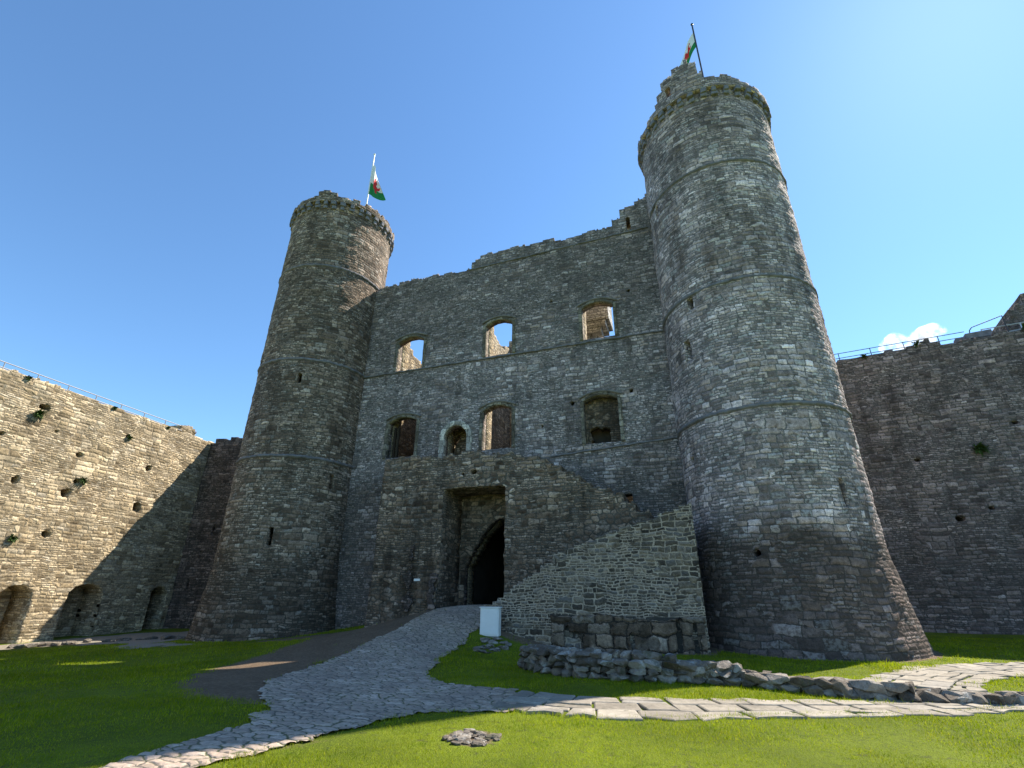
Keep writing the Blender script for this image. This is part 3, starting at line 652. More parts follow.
def strip(name, pts, mat, hgt=.14, prd=.09, seed=0, v0=0.):
    rnd = random.Random(seed); bm = bmesh.new(); prof = [(.02, .5), (-.75, .42), (-1, .1), (-1, -.2), (.02, -.5)]
    us = np.arange(pts[0][0], pts[-1][0], .3); rings = []
    for u in us:
        z = np.interp(u, [p[0] for p in pts], [p[1] for p in pts]); jz, jv = rnd.uniform(-.02, .02), rnd.uniform(-.02, .015)
        rings.append([bm.verts.new((u, v0 + (p * prd if p > 0 else p * prd + jv), z + q * hgt + jz)) for p, q in prof])
    for A_, B_ in zip(rings, rings[1:]):
        for m in range(5): bm.faces.new((A_[m], A_[(m + 1) % 5], B_[(m + 1) % 5], B_[m]))
    bm.faces.new(rings[0][::-1]); bm.faces.new(rings[-1])
    return kid(bm_obj(name, bm, mat))
strip('string_course', [(-.4, 13.05), (16.9, 13.15)], M['string'], .10, .065, 1)
strip('string_course', [(6.3, 19.05), (16.8, 19.35)], M['string'], .10, .065, 2)
strip('string_course', [(11.0, 7.5), (16.8, 7.9)], M['string'], .10, .065, 3)
def surround(name, q, mat, wdt, out=.05, inn=.32, parent=None):
    f = arch(*q); uc, hw, z0, zs, rise = q
    big = arch(uc, hw + wdt, z0 - .02, zs, rise + wdt)
    return kid(slab(name, mat, uc - hw - wdt - .1, uc + hw + wdt + .1, z0 - .05, zs + rise + wdt + .1, out + inn, .05, holes=[lambda u, z: f(u, z) - .004], keep=big, mapfn=flat(-out), rough=.012))
M['quoin'] = masonry('quoin_stone', [(0, (.15, .125, .09)), (.5, (.21, .18, .135)), (1, (.27, .24, .19))], (.07, .06, .05), .5, .30, joint=.016, amp=.02, lichen=.2, stain_amt=.35, small=.0, wob=.25, seed=5)
M['quoin_grey'] = masonry('grey_quoin_stone', [(0, (.40, .36, .30)), (.5, (.5, .45, .38)), (1, (.58, .53, .46))], (.12, .11, .1), .32, .34, joint=.014, amp=.015, lichen=.2, stain_amt=.2, small=.0, wob=.25, seed=9)
for q in WIN: surround('window_surround', q, M['quoin'], .17)
for q in WIN:                                   # hood mould over each shallow arch
    uc, hw, z0, zs, rise = q; bm = bmesh.new(); pts = []
    for k in range(15):
        t_ = -1 + 2 * k / 14; pts.append((uc + t_ * (hw + .22), -.055, zs + .20 + rise * (1 - t_ * t_)))
    tube(bm, pts, .055, 6); kid(bm_obj('hood_mould', bm, M['dressed']))
surround('doorway_surround', DOOR, M['quoin_grey'], .27, .07)
# blocked lower right window: rubble infill with a hole at its foot
kid(slab('window_infill', M['porch'], 12.55, 14.35, 7.8, 10.4, .5, .06, holes=[box2(12.95, 13.75, 7.6, 8.75, .25, 3)], mapfn=flat(.47), rough=.03))
# timber frame standing in the lower left window
bm = bmesh.new()
for u in (2.12, 2.32): bar(bm, (u, .5, 8.1), (u, .5, 9.95), .10, .12)
kid(bm_obj('window_post', bm, M['wood']))
# walls of the roofless rooms behind
kid(slab('inner_wall', M['inner'], 1.1, 14, 0, 18, 1.5, .12, top=ragged([(1, 17.6), (4.0, 17.15), (5.2, 16.75), (6.6, 16.85), (8, 16.3), (14, 15.4)], 12, (.3, .7), .2), mapfn=lambda a_, b_, d: (0 - d, a_ + .01, b_)))
kid(slab('inner_wall', M['inner'], 1.11, 10, 0, 20, 1.3, .12, top=ragged([(1, 15.2), (4.5, 16.2), (4.9, 18.7), (5.2, 18.9), (6.2, 18.5), (7.8, 18.25), (9.2, 18.6), (10, 18.9)], 13, (.3, .7), .2),
         holes=[arch(5.6, .7, 8, 9.8, .5)], mapfn=lambda a_, b_, d: (5.3 - d, a_ + .01, b_)))
kid(slab('inner_wall', M['inner'], 0.1, 19, 0, 20.2, 1.4, .14, top=ragged([(0, 19.2), (6, 19.5), (9, 19.3), (10, 17.6), (12, 17.2), (19, 17.4)], 14, (.3, .7), .25),
         holes=[arch(10.3, .8, 7.6, 10.2, .5), arch(13.4, .8, 12.6, 14.4, .5)], mapfn=lambda a_, b_, d: (a_, 10.02 + d, b_)))
kid(slab('inner_wall', M['inner'], 1.12, 10, 0, 15.6, 1.3, .14, top=ragged([(1, 13.2), (5, 14.6), (10, 15.2)], 15, (.3, .7), .25), mapfn=lambda a_, b_, d: (17.3 + d, a_ + .01, b_)))
kid(slab('inner_wall', M['porch'], 4.0, 6.7, 6.5, 10.6, .5, .05, holes=[lambda u, z: np.maximum(np.abs(u - (5.12 + (z - 8.5) * .60)) - .12, np.maximum(7.4 - z, z - 9.45)) + .05 * fbm(u * 4, z * 4, 2)], mapfn=flat(1.23)))  # added backing to darken the doorway; slanted slot shaped to show a sunlit wedge
bm = bmesh.new(); block(bm, 12.4, 14.7, 1.22, 1.5, 7.4, 9.4); kid(bm_obj('infill_blackout', bm, M['recess_shade']))  # added dark block that makes the hole in the infill look black
# corbelled chimney breast seen through the upper right window
def chimney():
    bm = bmesh.new(); rnd = random.Random(4)
    block(bm, 11.0, 13.72, 3.2, 5.0, 16.3, 18.8, .05)
    block(bm, 11.1, 13.5, 3.35, 4.95, 16.0, 16.297, .05)
    block(bm, 11.2, 13.2, 3.55, 4.9, 15.68, 15.997, .05)
    block(bm, 11.3, 12.45, 3.75, 4.85, 0, 15.677, .05)
    bmesh.ops.subdivide_edges(bm, edges=bm.edges[:], cuts=3, use_grid_fill=True)
    uvl = bm.loops.layers.uv.new('UVMap')
    for f in bm.faces:
        f.normal_update(); nx, ny, nz = f.normal
        for l in f.loops:
            x, y, z = l.vert.co; l[uvl].uv = (x, z) if abs(ny) > .5 else ((y, z) if abs(nx) > .5 else (x, y))
    o = kid(bm_obj('chimney_breast', bm, masonry('chimney_stone', [(0, (.36, .34, .31)), (.5, (.5, .48, .45)), (1, (.62, .6, .57))], (.2, .19, .17), .5, .3, lichen=.8, lichen_col=(.62, .62, .6), stain=(.2, .19, .17), amp=.03, stain_amt=.1, seed=121)))
chimney()
# gate passage
def passage():
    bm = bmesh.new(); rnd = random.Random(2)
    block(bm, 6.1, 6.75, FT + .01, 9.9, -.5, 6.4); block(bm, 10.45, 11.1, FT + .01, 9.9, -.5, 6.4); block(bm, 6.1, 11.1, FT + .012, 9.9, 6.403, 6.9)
    return kid(bm_obj('passage_vault', bm, M['recess_shade']))
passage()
bm = bmesh.new()
for k in range(9): block(bm, 6.76 + k * .41, 6.76 + k * .41 + .40, 7.4, 7.48, .9, 5.6, .01)
for z in (1.6, 3.0, 4.4): block(bm, 6.77, 10.44, 7.30, 7.397, z, z + .16, .01)
kid(bm_obj('gate_door', bm, M['wood']))

kid(slab('arch_wall', M['porch'], 6.3, 10.6, -.5, 6.2, .06, .07, holes=[arch(8.6, 1.70, -1, 2.7, 2.1, True)], mapfn=flat(-.065), rough=.0))
# porch: thick block in front of the gate arch; its head falls away to the right
PT = [(3.2, 7.5), (4.5, 7.55), (6.2, 7.4), (7.5, 7.5), (9.5, 7.25), (10.6, 7.1), (11.0, 6.95), (11.3, 6.7), (12.1, 6.25), (13.2, 5.6), (14.3, 5.05), (14.6, 4.85), (15.2, 4.3), (16.4, 3.8)]
porch_holes = [box2(6.62, 9.5, -2, 5.88, .05, 3), blob(8.0, 6.55, .14, .1, 5), blob(7.5, 6.5, .07, .06, 8)]
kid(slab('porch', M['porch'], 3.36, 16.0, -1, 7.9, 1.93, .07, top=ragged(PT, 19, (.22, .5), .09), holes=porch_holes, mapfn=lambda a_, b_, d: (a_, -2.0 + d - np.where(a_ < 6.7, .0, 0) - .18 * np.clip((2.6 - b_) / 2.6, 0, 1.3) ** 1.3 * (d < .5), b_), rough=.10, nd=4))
# eroded upright chases beside the gate, their shade put into dark surface slabs
for (u0, u1, z0, z1, sd_) in ((5.2, 5.42, .9, 3.5, 1), (6.3, 6.5, .95, 2.3, 2)):
    kid(slab('chase_shade', M['corner'], u0 - .3, u1 + .3, z0 - .2, z1 + .2, .10, .05, keep=box2(u0, u1, z0, z1, .28, sd_), mapfn=lambda a_, b_, d: (a_, -2.17 - .0 + d - .1 * np.clip((2.6 - b_) / 2.6, 0, 1), b_), rough=.02))

# ------------------------------------------------------------------ STAIR WALL in front of the gatehouse
stair = empty('stair_wall', MW @ Matrix.Translation((13.2, -3.8, 0)), 'repointed rubble stair wall with pale mortar rising to the right tower', 'wall')
inv_s = (MW @ Matrix.Translation((13.2, -3.8, 0))).inverted()
def skid(o): o.parent = stair; o.matrix_parent_inverse = inv_s; o.matrix_basis = MW; return o
ST = ragged([(9.3, 1.22), (9.9, 1.55), (11.0, 2.25), (11.86, 2.78), (11.92, 2.92), (14.3, 3.72), (16.8, 4.52), (17, 4.6)], 3, (.12, .3), .035)
skid(slab('wall_face', M['stair'], 9.34, 16.82, -1, 4.8, .65, .06, top=ST, mapfn=lambda a_, b_, d: (a_, -3.8 + d + .10 * np.clip((11.85 - a_) * 2, 0, 1), b_), rough=.04))
def pl_rag(u, z):
    return np.maximum(np.maximum(11.9 - u, u - 16.75), z - (.95 + .12 * fbm(u * .8, u * 0, 4)))
skid(slab('plinth', M['plinth'], 11.8, 16.85, -.8, 1.3, .25, .05, keep=pl_rag, mapfn=flat(-3.93), rough=.07,
          holes=[blob(12.45, .35, .10, .42, 3), blob(12.75, .25, .22, .22, 4), blob(14.55, .3, .07, .3, 5), blob(15.95, .4, .1, .45, 6), blob(16.45, .45, .09, .5, 7)]))
bm = bmesh.new(); block(bm, 11.9, 16.7, -3.795, -3.79, -.6, 1.0); skid(bm_obj('plinth_backing', bm, M['recess_shade']))  # dark sheet behind the plinth gaps, standing in for their shade
bm = bmesh.new(); n = 18
for k in range(n):
    u0 = 9.6 + k * (16.8 - 9.6) / n; block(bm, u0, 16.8, -3.12, -2.24, (-.6 if k == 0 else .6 + k * .19 + .002), .6 + (k + 1) * .19, .012)
skid(bm_obj('steps', bm, M['dressed_grey']))

# ------------------------------------------------------------------ CURTAIN WALLS
def frame(p, d):
    x, y = d; return Matrix(((x, -y, 0, p[0]), (y, x, 0, p[1]), (0, 0, 1, 0), (0, 0, 0, 1)))
LA, LD = (-25.5, 22.17), (.258, .966)
FL = frame(LA, LD)                                   # +y of this frame points outside the ward (left)
niches = [arch(4.4, .75, -2, 1.25, .6), arch(7.75, .95, -2, 1.35, .6), arch(12.25, .55, -2, 1.35, .55)]
put = [blob(2.51, 10.55, .32, .16, 1), blob(4.94, 6.48, .26, .24, 2), blob(9.12, 8.85, .22, .2, 3), blob(9.11, 6.4, .27, .25, 4), blob(4.67, 4.31, .22, .18, 5), blob(4.9, 8.59, .16, .14, 6), blob(2.51, 6.68, .16, .2, 7),
       blob(5.3, 7.2, .18, .12, 8), blob(7.2, 10.4, .12, .1, 9), blob(1.2, 8.7, .12, .1, 10), blob(-3, 7, .2, .2, 11), blob(3.4, 9.5, .1, .08, 12)]
north = empty('curtain_wall', FL, 'sunlit buff stone curtain wall at the left with arched recesses along its foot', 'wall')
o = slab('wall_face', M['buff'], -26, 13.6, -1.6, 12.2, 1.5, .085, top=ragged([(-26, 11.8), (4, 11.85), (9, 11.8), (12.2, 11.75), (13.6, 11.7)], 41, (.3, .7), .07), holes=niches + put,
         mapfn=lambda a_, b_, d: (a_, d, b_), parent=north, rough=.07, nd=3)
slab('wall_core', M['buff'], -26, 13.6, -1.6, 11.6, 1.6, .2, mapfn=lambda a_, b_, d: (a_, 1.56 + d, b_), parent=north)
# corner remnant joining the left tower
EA, ED = (-22.0944, 34.9212), (.996, -.087)
FE = frame(EA, ED)
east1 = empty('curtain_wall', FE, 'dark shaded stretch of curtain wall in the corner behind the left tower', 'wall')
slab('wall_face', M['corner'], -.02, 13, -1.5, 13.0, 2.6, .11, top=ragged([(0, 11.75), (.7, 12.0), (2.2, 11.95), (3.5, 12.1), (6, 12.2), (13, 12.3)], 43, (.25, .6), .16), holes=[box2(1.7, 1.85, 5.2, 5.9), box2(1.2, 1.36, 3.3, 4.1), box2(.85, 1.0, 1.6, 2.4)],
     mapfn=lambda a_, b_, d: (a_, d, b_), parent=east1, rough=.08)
# right-hand curtain
RA, RD = (19.11975, 25.71803), (.88211, -.47104)
FR = frame(RA, RD)
east2 = empty('curtain_wall', FR, 'tall dark grey curtain wall at the right behind the right tower, topped by railings', 'wall')
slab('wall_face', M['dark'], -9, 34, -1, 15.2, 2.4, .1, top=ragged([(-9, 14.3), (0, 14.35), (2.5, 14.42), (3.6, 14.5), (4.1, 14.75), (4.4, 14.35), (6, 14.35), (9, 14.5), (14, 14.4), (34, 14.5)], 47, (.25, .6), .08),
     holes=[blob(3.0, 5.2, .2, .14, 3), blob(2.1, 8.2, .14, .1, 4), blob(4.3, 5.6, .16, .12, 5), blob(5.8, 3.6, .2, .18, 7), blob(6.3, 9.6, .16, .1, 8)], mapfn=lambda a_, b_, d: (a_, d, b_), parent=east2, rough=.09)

def railing(name, fr, s0, s1, y, z, hgt, rails, mat, label, sp=1.6, r=.022):
    root = empty(name, fr @ Matrix.Translation(((s0 + s1) / 2, y, z)), label, 'railing')
    iv = root.matrix_world.inverted()
    def k_(o): o.parent = root; o.matrix_parent_inverse = iv; o.matrix_basis = fr; return o
    for h_ in rails:
        bm = bmesh.new(); n_ = max(2, int((s1 - s0) / sp) + 1); tube(bm, [(s, y, z + h_) for s in np.linspace(s0, s1, n_)], r, 8); k_(bm_obj('rail', bm, mat))
    bm0 = bmesh.new(); tube(bm0, [(0, 0, 0), (0, 0, hgt)], r, 8); me = bpy.data.meshes.new('post'); bm0.to_mesh(me); bm0.free(); me.materials.append(mat)
    for s in np.arange(s0 + .02, s1 + .01, sp):
        o = bpy.data.objects.new('post', me); COL.objects.link(o); o.parent = root; o.matrix_parent_inverse = iv; o.matrix_basis = fr @ Matrix.Translation((s, y, z))
    return root
railing('railing', FL, -12, 13.0, 1.42, 11.62, 1.0, (.68, .98), M['rail'], 'pale steel handrail along the top of the sunlit left curtain wall', r=.028)
railing('railing', FR, -3, 6.2, 1.15, 14.25, 1.05, (.72, 1.03), M['darksteel'], 'thin dark two rail railing on the right curtain wall head under the cloud')
railing('railing', FR, 6.9, 12, 1.15, 14.25, 1.0, (.6, .98), M['steel'], 'pale railing on the right curtain wall beside the broken turret', r=.03)
# stair handrail with a hooked end
bm = bmesh.new(); tube(bm, [(6.33, .9, 14.3), (6.33, .9, 15.05), (6.36, .9, 15.2), (6.5, .9, 15.36), (7.0, .92, 15.5), (7.9, 1.0, 15.78)], .025, 8); tube(bm, [(7.9, 1.0, 15.76), (7.9, 1.0, 14.4)], .025, 8)
tag(bm_obj('handrail', bm, M['darksteel'], matrix=FR), 'hooked dark handrail rising towards the broken turret on the right wall', 'handrail')
# masonry stump under the handrail
def rock_mesh(bm, c, r, sq, rnd, sub=2, noise=.25):
    """angular stone: hull of scattered points with worn arrises"""
    tb = bmesh.new(); rot = Matrix.Rotation(rnd.uniform(0, PI), 3, 'Z') @ Matrix.Rotation(rnd.uniform(-.18, .18), 3, 'X')
    for k in range(15):
        p = Vector((rnd.gauss(0, 1), rnd.gauss(0, 1), rnd.gauss(0, 1))).normalized(); m = max(abs(p.x), abs(p.y), abs(p.z)); p = p.lerp(p / m * .92, .7)
        tb.verts.new(p)
    h = bmesh.ops.convex_hull(tb, input=tb.verts[:]); bmesh.ops.delete(tb, geom=list({g_ for g_ in h['geom_interior'] + h['geom_unused'] if isinstance(g_, bmesh.types.BMVert)}), context='VERTS')
    bmesh.ops.dissolve_limit(tb, angle_limit=.25, verts=tb.verts[:], edges=tb.edges[:])
    bmesh.ops.bevel(tb, geom=tb.edges[:], offset=.09, segments=2, affect='EDGES', profile=.6, clamp_overlap=True)
    vm = {}
    for v in tb.verts:
        p = v.co + Vector((rnd.uniform(-.03, .03), rnd.uniform(-.03, .03), rnd.uniform(-.03, .03)))
        vm[v] = bm.verts.new(Vector(c) + rot @ (Vector((p.x * sq[0], p.y * sq[1], p.z * sq[2])) * r))
    for f in tb.faces:
        try: bm.faces.new([vm[v] for v in f.verts])
        except ValueError: pass
    tb.free()
def uv_box(bm):
    uvl = bm.loops.layers.uv.verify()
    for f in bm.faces:
        f.normal_update(); nx, ny, nz = map(abs, f.normal)
        for l in f.loops:
            x, y, z = l.vert.co; l[uvl].uv = (x, z) if ny >= nx and ny >= nz else ((y, z) if nx >= nz else (x, y))
def stump(name, fr, pts, mat, label, cat, dep, seed, y0):
    bm = bmesh.new()
    o = slab(name, mat, pts[0][0], pts[-1][0], pts[0][2] if len(pts[0]) > 2 else 11.4, max(p[1] for p in pts) + .5, dep, .07, top=ragged([(p[0], p[1]) for p in pts], seed, (.18, .4), .1), mapfn=lambda a_, b_, d: (a_, y0 + d + .25 * fbm(a_ * 1.2, b_ * 1.2, seed) * (1 - d / dep) , b_), matrix=fr, rough=.12, nd=3)
    bm.free(); return tag(o, label, cat)
stump('wall_stub', FL, [(11.1, 11.9), (11.4, 12.45), (11.9, 12.75), (12.5, 12.75), (12.9, 12.2), (13.1, 11.9)], M['buff'], 'small broken stone stub standing on the far end of the left wall', 'ruin', 1.2, 3, 1.4)
stump('ruined_turret', FR, [(7.7, 14.4, 14.0), (7.85, 15.1), (8.1, 15.7), (8.5, 16.3), (9.2, 17.0), (10.2, 17.4), (11.5, 17.0), (13, 16.6)], M['dark'], 'broken dark stone turret stump on the right curtain wall at the picture edge', 'ruin', 2.6, 5, 1.3)
bm = bmesh.new(); rnd = random.Random(8)
block(bm, 5.75, 7.0, .55, 1.05, 14.3, 14.55, .03, .02, rnd); block(bm, 5.95, 7.1, .5, 1.0, 14.552, 14.9, .04, .03, rnd); block(bm, 5.55, 5.9, .6, 1.0, 14.552, 14.75, .03, .02, rnd)
tag(bm_obj('parapet_block', bm, M['corbel'], matrix=FR), 'squat stone block on the right wall head beside the hooked handrail', 'stone block')

# ------------------------------------------------------------------ RUINED LOW WALL across the lawn
def low_wall():
    bm = bmesh.new(); rnd = random.Random(77)
    c = np.array([(12.35,-7.9),(13.3,-9.15),(14.3,-9.75),(15.3,-9.75),(16.4,-9.35),(17.4,-9.35),(18.3,-9.85),(19.2,-10.0),(20.2,-9.95),(21.2,-9.75),(23.2,-9.2)])
    seg = np.r_[0, np.cumsum(np.linalg.norm(np.diff(c, axis=0), axis=1))]; Lt = seg[-1]
    hgt = lambda s: np.interp(s, [0, 1.5, 3.0, 4.4, 5.2, 6.4, 7.5, Lt], [.42, .45, .42, .36, .30, .24, .18, .14])
    def at(s, off=0.):
        x, y = np.interp(s, seg, c[:, 0]), np.interp(s, seg, c[:, 1]); x2, y2 = np.interp(s + .2, seg, c[:, 0]), np.interp(s + .2, seg, c[:, 1])
        x1, y1 = np.interp(s - .2, seg, c[:, 0]), np.interp(s - .2, seg, c[:, 1]); d = np.array([x2 - x1, y2 - y1]); d /= np.linalg.norm(d)
        return x - d[1] * off, y + d[0] * off, math.atan2(d[1], d[0])
    zg = lambda x, y: float(tz(np.array([x]), np.array([y]))[0])
    def stone(x, y, z, ang, lx, ly, lz):
        tb = bmesh.new(); rock_mesh(tb, (0, 0, 0), 1., (1, 1, 1), rnd)
        rot = Matrix.Rotation(ang + rnd.uniform(-.25, .25), 3, 'Z') @ Matrix.Rotation(rnd.uniform(-.15, .15), 3, 'Y') @ Matrix.Rotation(rnd.uniform(-.2, .2), 3, 'X')
        vm = {v: bm.verts.new(Vector((x, y, z)) + rot @ Vector((v.co.x * lx, v.co.y * ly, v.co.z * lz))) for v in tb.verts}
        for f in tb.faces: bm.faces.new([vm[v] for v in f.verts])
        tb.free()
    for off in (-.17, 0., .17):                      # two faces and a core, laid in rough courses
        z = 0.
        while z < .62:
            lz = rnd.uniform(.055, .085); s = rnd.uniform(-.1, .1)
            while s < Lt:
                lx = rnd.uniform(.10, .22)
                s += lx
                H = hgt(s) * (1.12 if off == 0 else 1.)
                if z < H - .03 and (H > .3 or off != 0):
                    x, y, an = at(s, off * (1 - .3 * z / H) * (1 if H > .3 else .55)); k = 1.25 if z + lz * 2 > H - .05 else 1.
                    stone(x, y, zg(x, y) + z + lz * .8, an, lx * 1.06 * k, rnd.uniform(.11, .17) * k, lz * 1.18 * k)
                s += lx * .92
            z += lz * 1.75
    s = 4.6
    while s < Lt:                                    # bigger kerb-like stones on the low stretch
        lx = rnd.uniform(.18, .34); s += lx; x, y, an = at(s, rnd.uniform(-.08, .08)); H = hgt(s)
        stone(x, y, zg(x, y) + H * .5, an, lx * 1.05, rnd.uniform(.16, .24), H * .62); s += lx * .9
    o = bm_obj('low_wall', bm, M['rubble_wall'], matrix=MW, smooth=False)
    tag(o, 'low ruined rubble wall crumbling down to single stones across the lawn', 'wall')
def mat_rubble_wall():
    B = NB('rough_wall_rock'); tc = B.n('TexCoord').outputs['Object']; ge = B.n('NewGeometry').outputs
    r = ge['Random Per Island']; n = B.noise(tc, 9, 6, .7)[0]; n2 = B.noise(tc, 3, 5, .7)[0]; n3 = B.noise(tc, 45, 3)[0]
    col = B.ramp(r, [(0, (.11, .09, .07)), (.35, (.18, .15, .12)), (.7, (.25, .21, .17)), (1, (.34, .30, .255))])
    col = B.mix(1., col, B.ramp(n, [(.28, g(.6)), (.72, g(1.4))]), 'MULTIPLY')
    col = B.mix(B.mul(B.rng(n2, .56, .64), .6), col, (.47, .465, .43, 1))
    col = B.mix(B.mul(B.rng(n2, .36, .44, 1., 0.), .55), col, (.05, .06, .025, 1))
    B.bsdf(col, .93, bump=B.add(n, B.mul(n3, .3)), bscale=1., bdist=.05, spec=.2); return B.m
M['rubble_wall'] = mat_rubble_wall()
low_wall()

# flat patch of old stonework in the near lawn
def stone_patch(name, cu, cv, ru, rv, n, label, seed, rr=(.05, .13)):
    bm = bmesh.new(); rnd = random.Random(seed)
    for k in range(n):
        t_, q = rnd.uniform(0, 2 * PI), math.sqrt(rnd.random()); u, v = cu + ru * q * math.cos(t_), cv + rv * q * math.sin(t_)
        r = rnd.uniform(*rr); rock_mesh(bm, (u, v, float(tz(np.array([u]), np.array([v]))[0]) + .01), r, (rnd.uniform(1, 1.6), rnd.uniform(.8, 1.2), rnd.uniform(.3, .5)), rnd, 2, .4)
    return tag(bm_obj(name, bm, M['rubble_wall'], matrix=MW), label, 'stones')
stone_patch('stone_footing', 13.95, -14.95, .33, .33, 60, 'small flush patch of broken stones set in the near sunlit lawn', 9, (.03, .075))
stone_patch('stone_heap', 10.25, -5.0, .45, .8, 34, 'pale loose stones lying at the foot of the stair wall by the white cabinet', 10, (.06, .16))
# fallen stones along the left wall foot: a row of separate stones
rnd = random.Random(90); variants = []
for k in range(5):
    bm = bmesh.new(); rock_mesh(bm, (0, 0, 0), 1, (rnd.uniform(1.1, 1.7), rnd.uniform(.8, 1.2), rnd.uniform(.4, .65)), rnd, 2, .45); me = bpy.data.meshes.new('fallen_stone'); bm.to_mesh(me); bm.free(); me.materials.append(M['rubble_wall']); variants.append(me)
for k in range(40):
    t_ = rnd.random(); u = np.interp(t_, [0, .35, .7, 1], [-12.0, -11.4, -9.6, -6.6]) + rnd.uniform(-.5, .5); v = np.interp(t_, [0, .35, .7, 1], [-5.9, -4.2, -2.4, -2.0]) + rnd.uniform(-.35, .35)
    r = rnd.uniform(.08, .26); o = bpy.data.objects.new('fallen_stone', variants[k % 5]); COL.objects.link(o)
    o.matrix_world = MW @ Matrix.Translation((u, v, float(tz(np.array([u]), np.array([v]))[0]) + r * .25)) @ Matrix.Rotation(rnd.uniform(0, 6), 4, 'Z') @ Matrix.Diagonal((r, r, r, 1))
    tag(o, 'rough fallen stone on the gravel along the foot of the left walls', 'stone', 'fallen stones along the left walls')

# ------------------------------------------------------------------ WHITE CABINET
cab = empty('utility_cabinet', MW @ Matrix.Translation((9.86, -4.2, .2)) @ Matrix.Rotation(math.radians(6), 4, 'Z'), 'white upright box beside the ramp against the stair wall end', 'cabinet')
bm = bmesh.new(); block(bm, -.33, .33, -.17, .17, .12, .98, .02); bm_obj('body', bm, M['white'], cab)
bm = bmesh.new(); block(bm, -.29, .29, -.192, -.172, .17, .94, .008); bm_obj('door', bm, M['white'], cab)
bm = bmesh.new(); block(bm, -.31, .31, -.15, .15, -.2, .118); bm_obj('base', bm, M['dressed_grey'], cab)
bm = bmesh.new(); block(bm, -.355, .355, -.2, .19, .982, 1.02, .012); bm_obj('lid', bm, M['white'], cab)
# small white plate on the porch pier
bm = bmesh.new(); block(bm, -.14, .14, -.02, .02, -.045, .045, .006)
tag(bm_obj('sign_plate', bm, M['white'], matrix=MW @ Matrix.Translation((5.75, -2.24, 2.14))), 'tiny blank white plate on the porch pier left of the gate', 'sign')

# ------------------------------------------------------------------ FLAGS
DRAGON = [(.30,.42),(.38,.36),(.40,.24),(.47,.22),(.46,.36),(.60,.34),(.62,.22),(.70,.22),(.68,.36),(.80,.44),(.86,.60),(.80,.62),(.75,.52),(.66,.56),(.70,.72),(.60,.86),(.52,.74),(.50,.60),(.42,.62),(.36,.76),(.22,.80),(.18,.70),(.28,.66),(.26,.58),(.16,.50),(.22,.40)]
def flag(name, p, zb, zt, hoist, place, label):
    root = empty(name, MW @ Matrix.Translation((p[0], p[1], zb)), label, 'flag', 'welsh flags on the towers')
    bm = bmesh.new(); tube(bm, [(0, 0, 0), (0, 0, zt - zb)], .045, 10)
    q = bmesh.ops.create_uvsphere(bm, u_segments=10, v_segments=6, radius=.08, matrix=Matrix.Translation((0, 0, zt - zb + .05)))
    bm_obj('flag_pole', bm, M['white' if name_light[0] else 'darksteel'], root)
    ns, nt = 60, 44; vs = []
    for i in range(ns + 1):
        for j in range(nt + 1): vs.append(place(i / ns, j / nt))
    faces, fm = [], []; sdf = pip_sdf(DRAGON)
    cs = np.array([[(i + .5) / ns, (j + .5) / nt] for i in range(ns) for j in range(nt)]); red = sdf(cs[:, 0], cs[:, 1]) < 0
    for i in range(ns):
        for j in range(nt):
            k = i * (nt + 1) + j; faces.append((k, k + nt + 1, k + nt + 2, k + 1)); fm.append(2 if red[i * nt + j] else (0 if (j + .5) / nt > .38 else 1))
    mesh_obj('flag_cloth', vs, faces, None, root, smooth=True, mats=[M['flag_white'], M['flag_green'], M['flag_red']], fmat=fm)
name_light = [True]
def hang_l(s, t):     # heavy folds hanging close to the pole
    H = 8.9; ht = 3.0
    x = 1.55 * s ** .8 * (1 - .6 * t) + .10 * math.sin(s * 7); y = .16 * math.sin(s * 9 + t * 1.2) * s ** .5 + .35 * s
    return (x * .82 - .35 * math.sin(s * PI) * (1 - t), y, H - ht + t * ht - 1.75 * s ** 1.1 * (.35 + .65 * t) + .25)
flag('flag', (-2.78, 1.0), 22.6, 32.7, 2.5, hang_l, 'white and green flag with red dragon hanging in folds on the left tower')
name_light = [False]
def hang_r(s, t):
    H = 8.6; ht = 1.35
    x = -1.15 * s ** .9 - .05 * math.sin(s * 8); y = .15 * math.sin(s * 8 + t) * s + .3 * s
    return (x, y, H - ht + t * ht - 2.3 * s ** 1.1)
flag('flag', (20.58, 0.0), 24.6, 33.9, 1.7, hang_r, 'white and green flag drooping left from a dark pole on the right tower')

# ------------------------------------------------------------------ WALL PLANTS
def tuft(fr, s, z, rad, n, label, seed):
    rnd = random.Random(seed); bm = bmesh.new()
    for k in range(n):
        a_ = rnd.uniform(0, 2 * PI); d = Vector((math.cos(a_) * rnd.uniform(.2, 1), -rnd.uniform(.3, 1.), rnd.uniform(-.9, .5))).normalized(); L_ = rad * rnd.uniform(.5, 1.1); p = Vector((rnd.uniform(-.4, .4) * rad, .05, rnd.uniform(-.25, .25) * rad))
        sdv = d.cross(Vector((0, 0, 1))).normalized() * .035; m_ = p + d * L_ * .55 + Vector((0, 0, -.02)); tp = p + d * L_ + Vector((0, 0, -.12 * L_))
        a1, a2, b1, b2, t1 = [bm.verts.new(q) for q in (p - sdv * .4, p + sdv * .4, m_ - sdv, m_ + sdv, tp)]
        bm.faces.new((a1, a2, b2, b1)); bm.faces.new((b1, b2, t1))
    tag(bm_obj('wall_plant', bm, M['leaf'], matrix=fr @ Matrix.Translation((s, -.03, z))), label, 'plant', 'plants rooted in the walls')
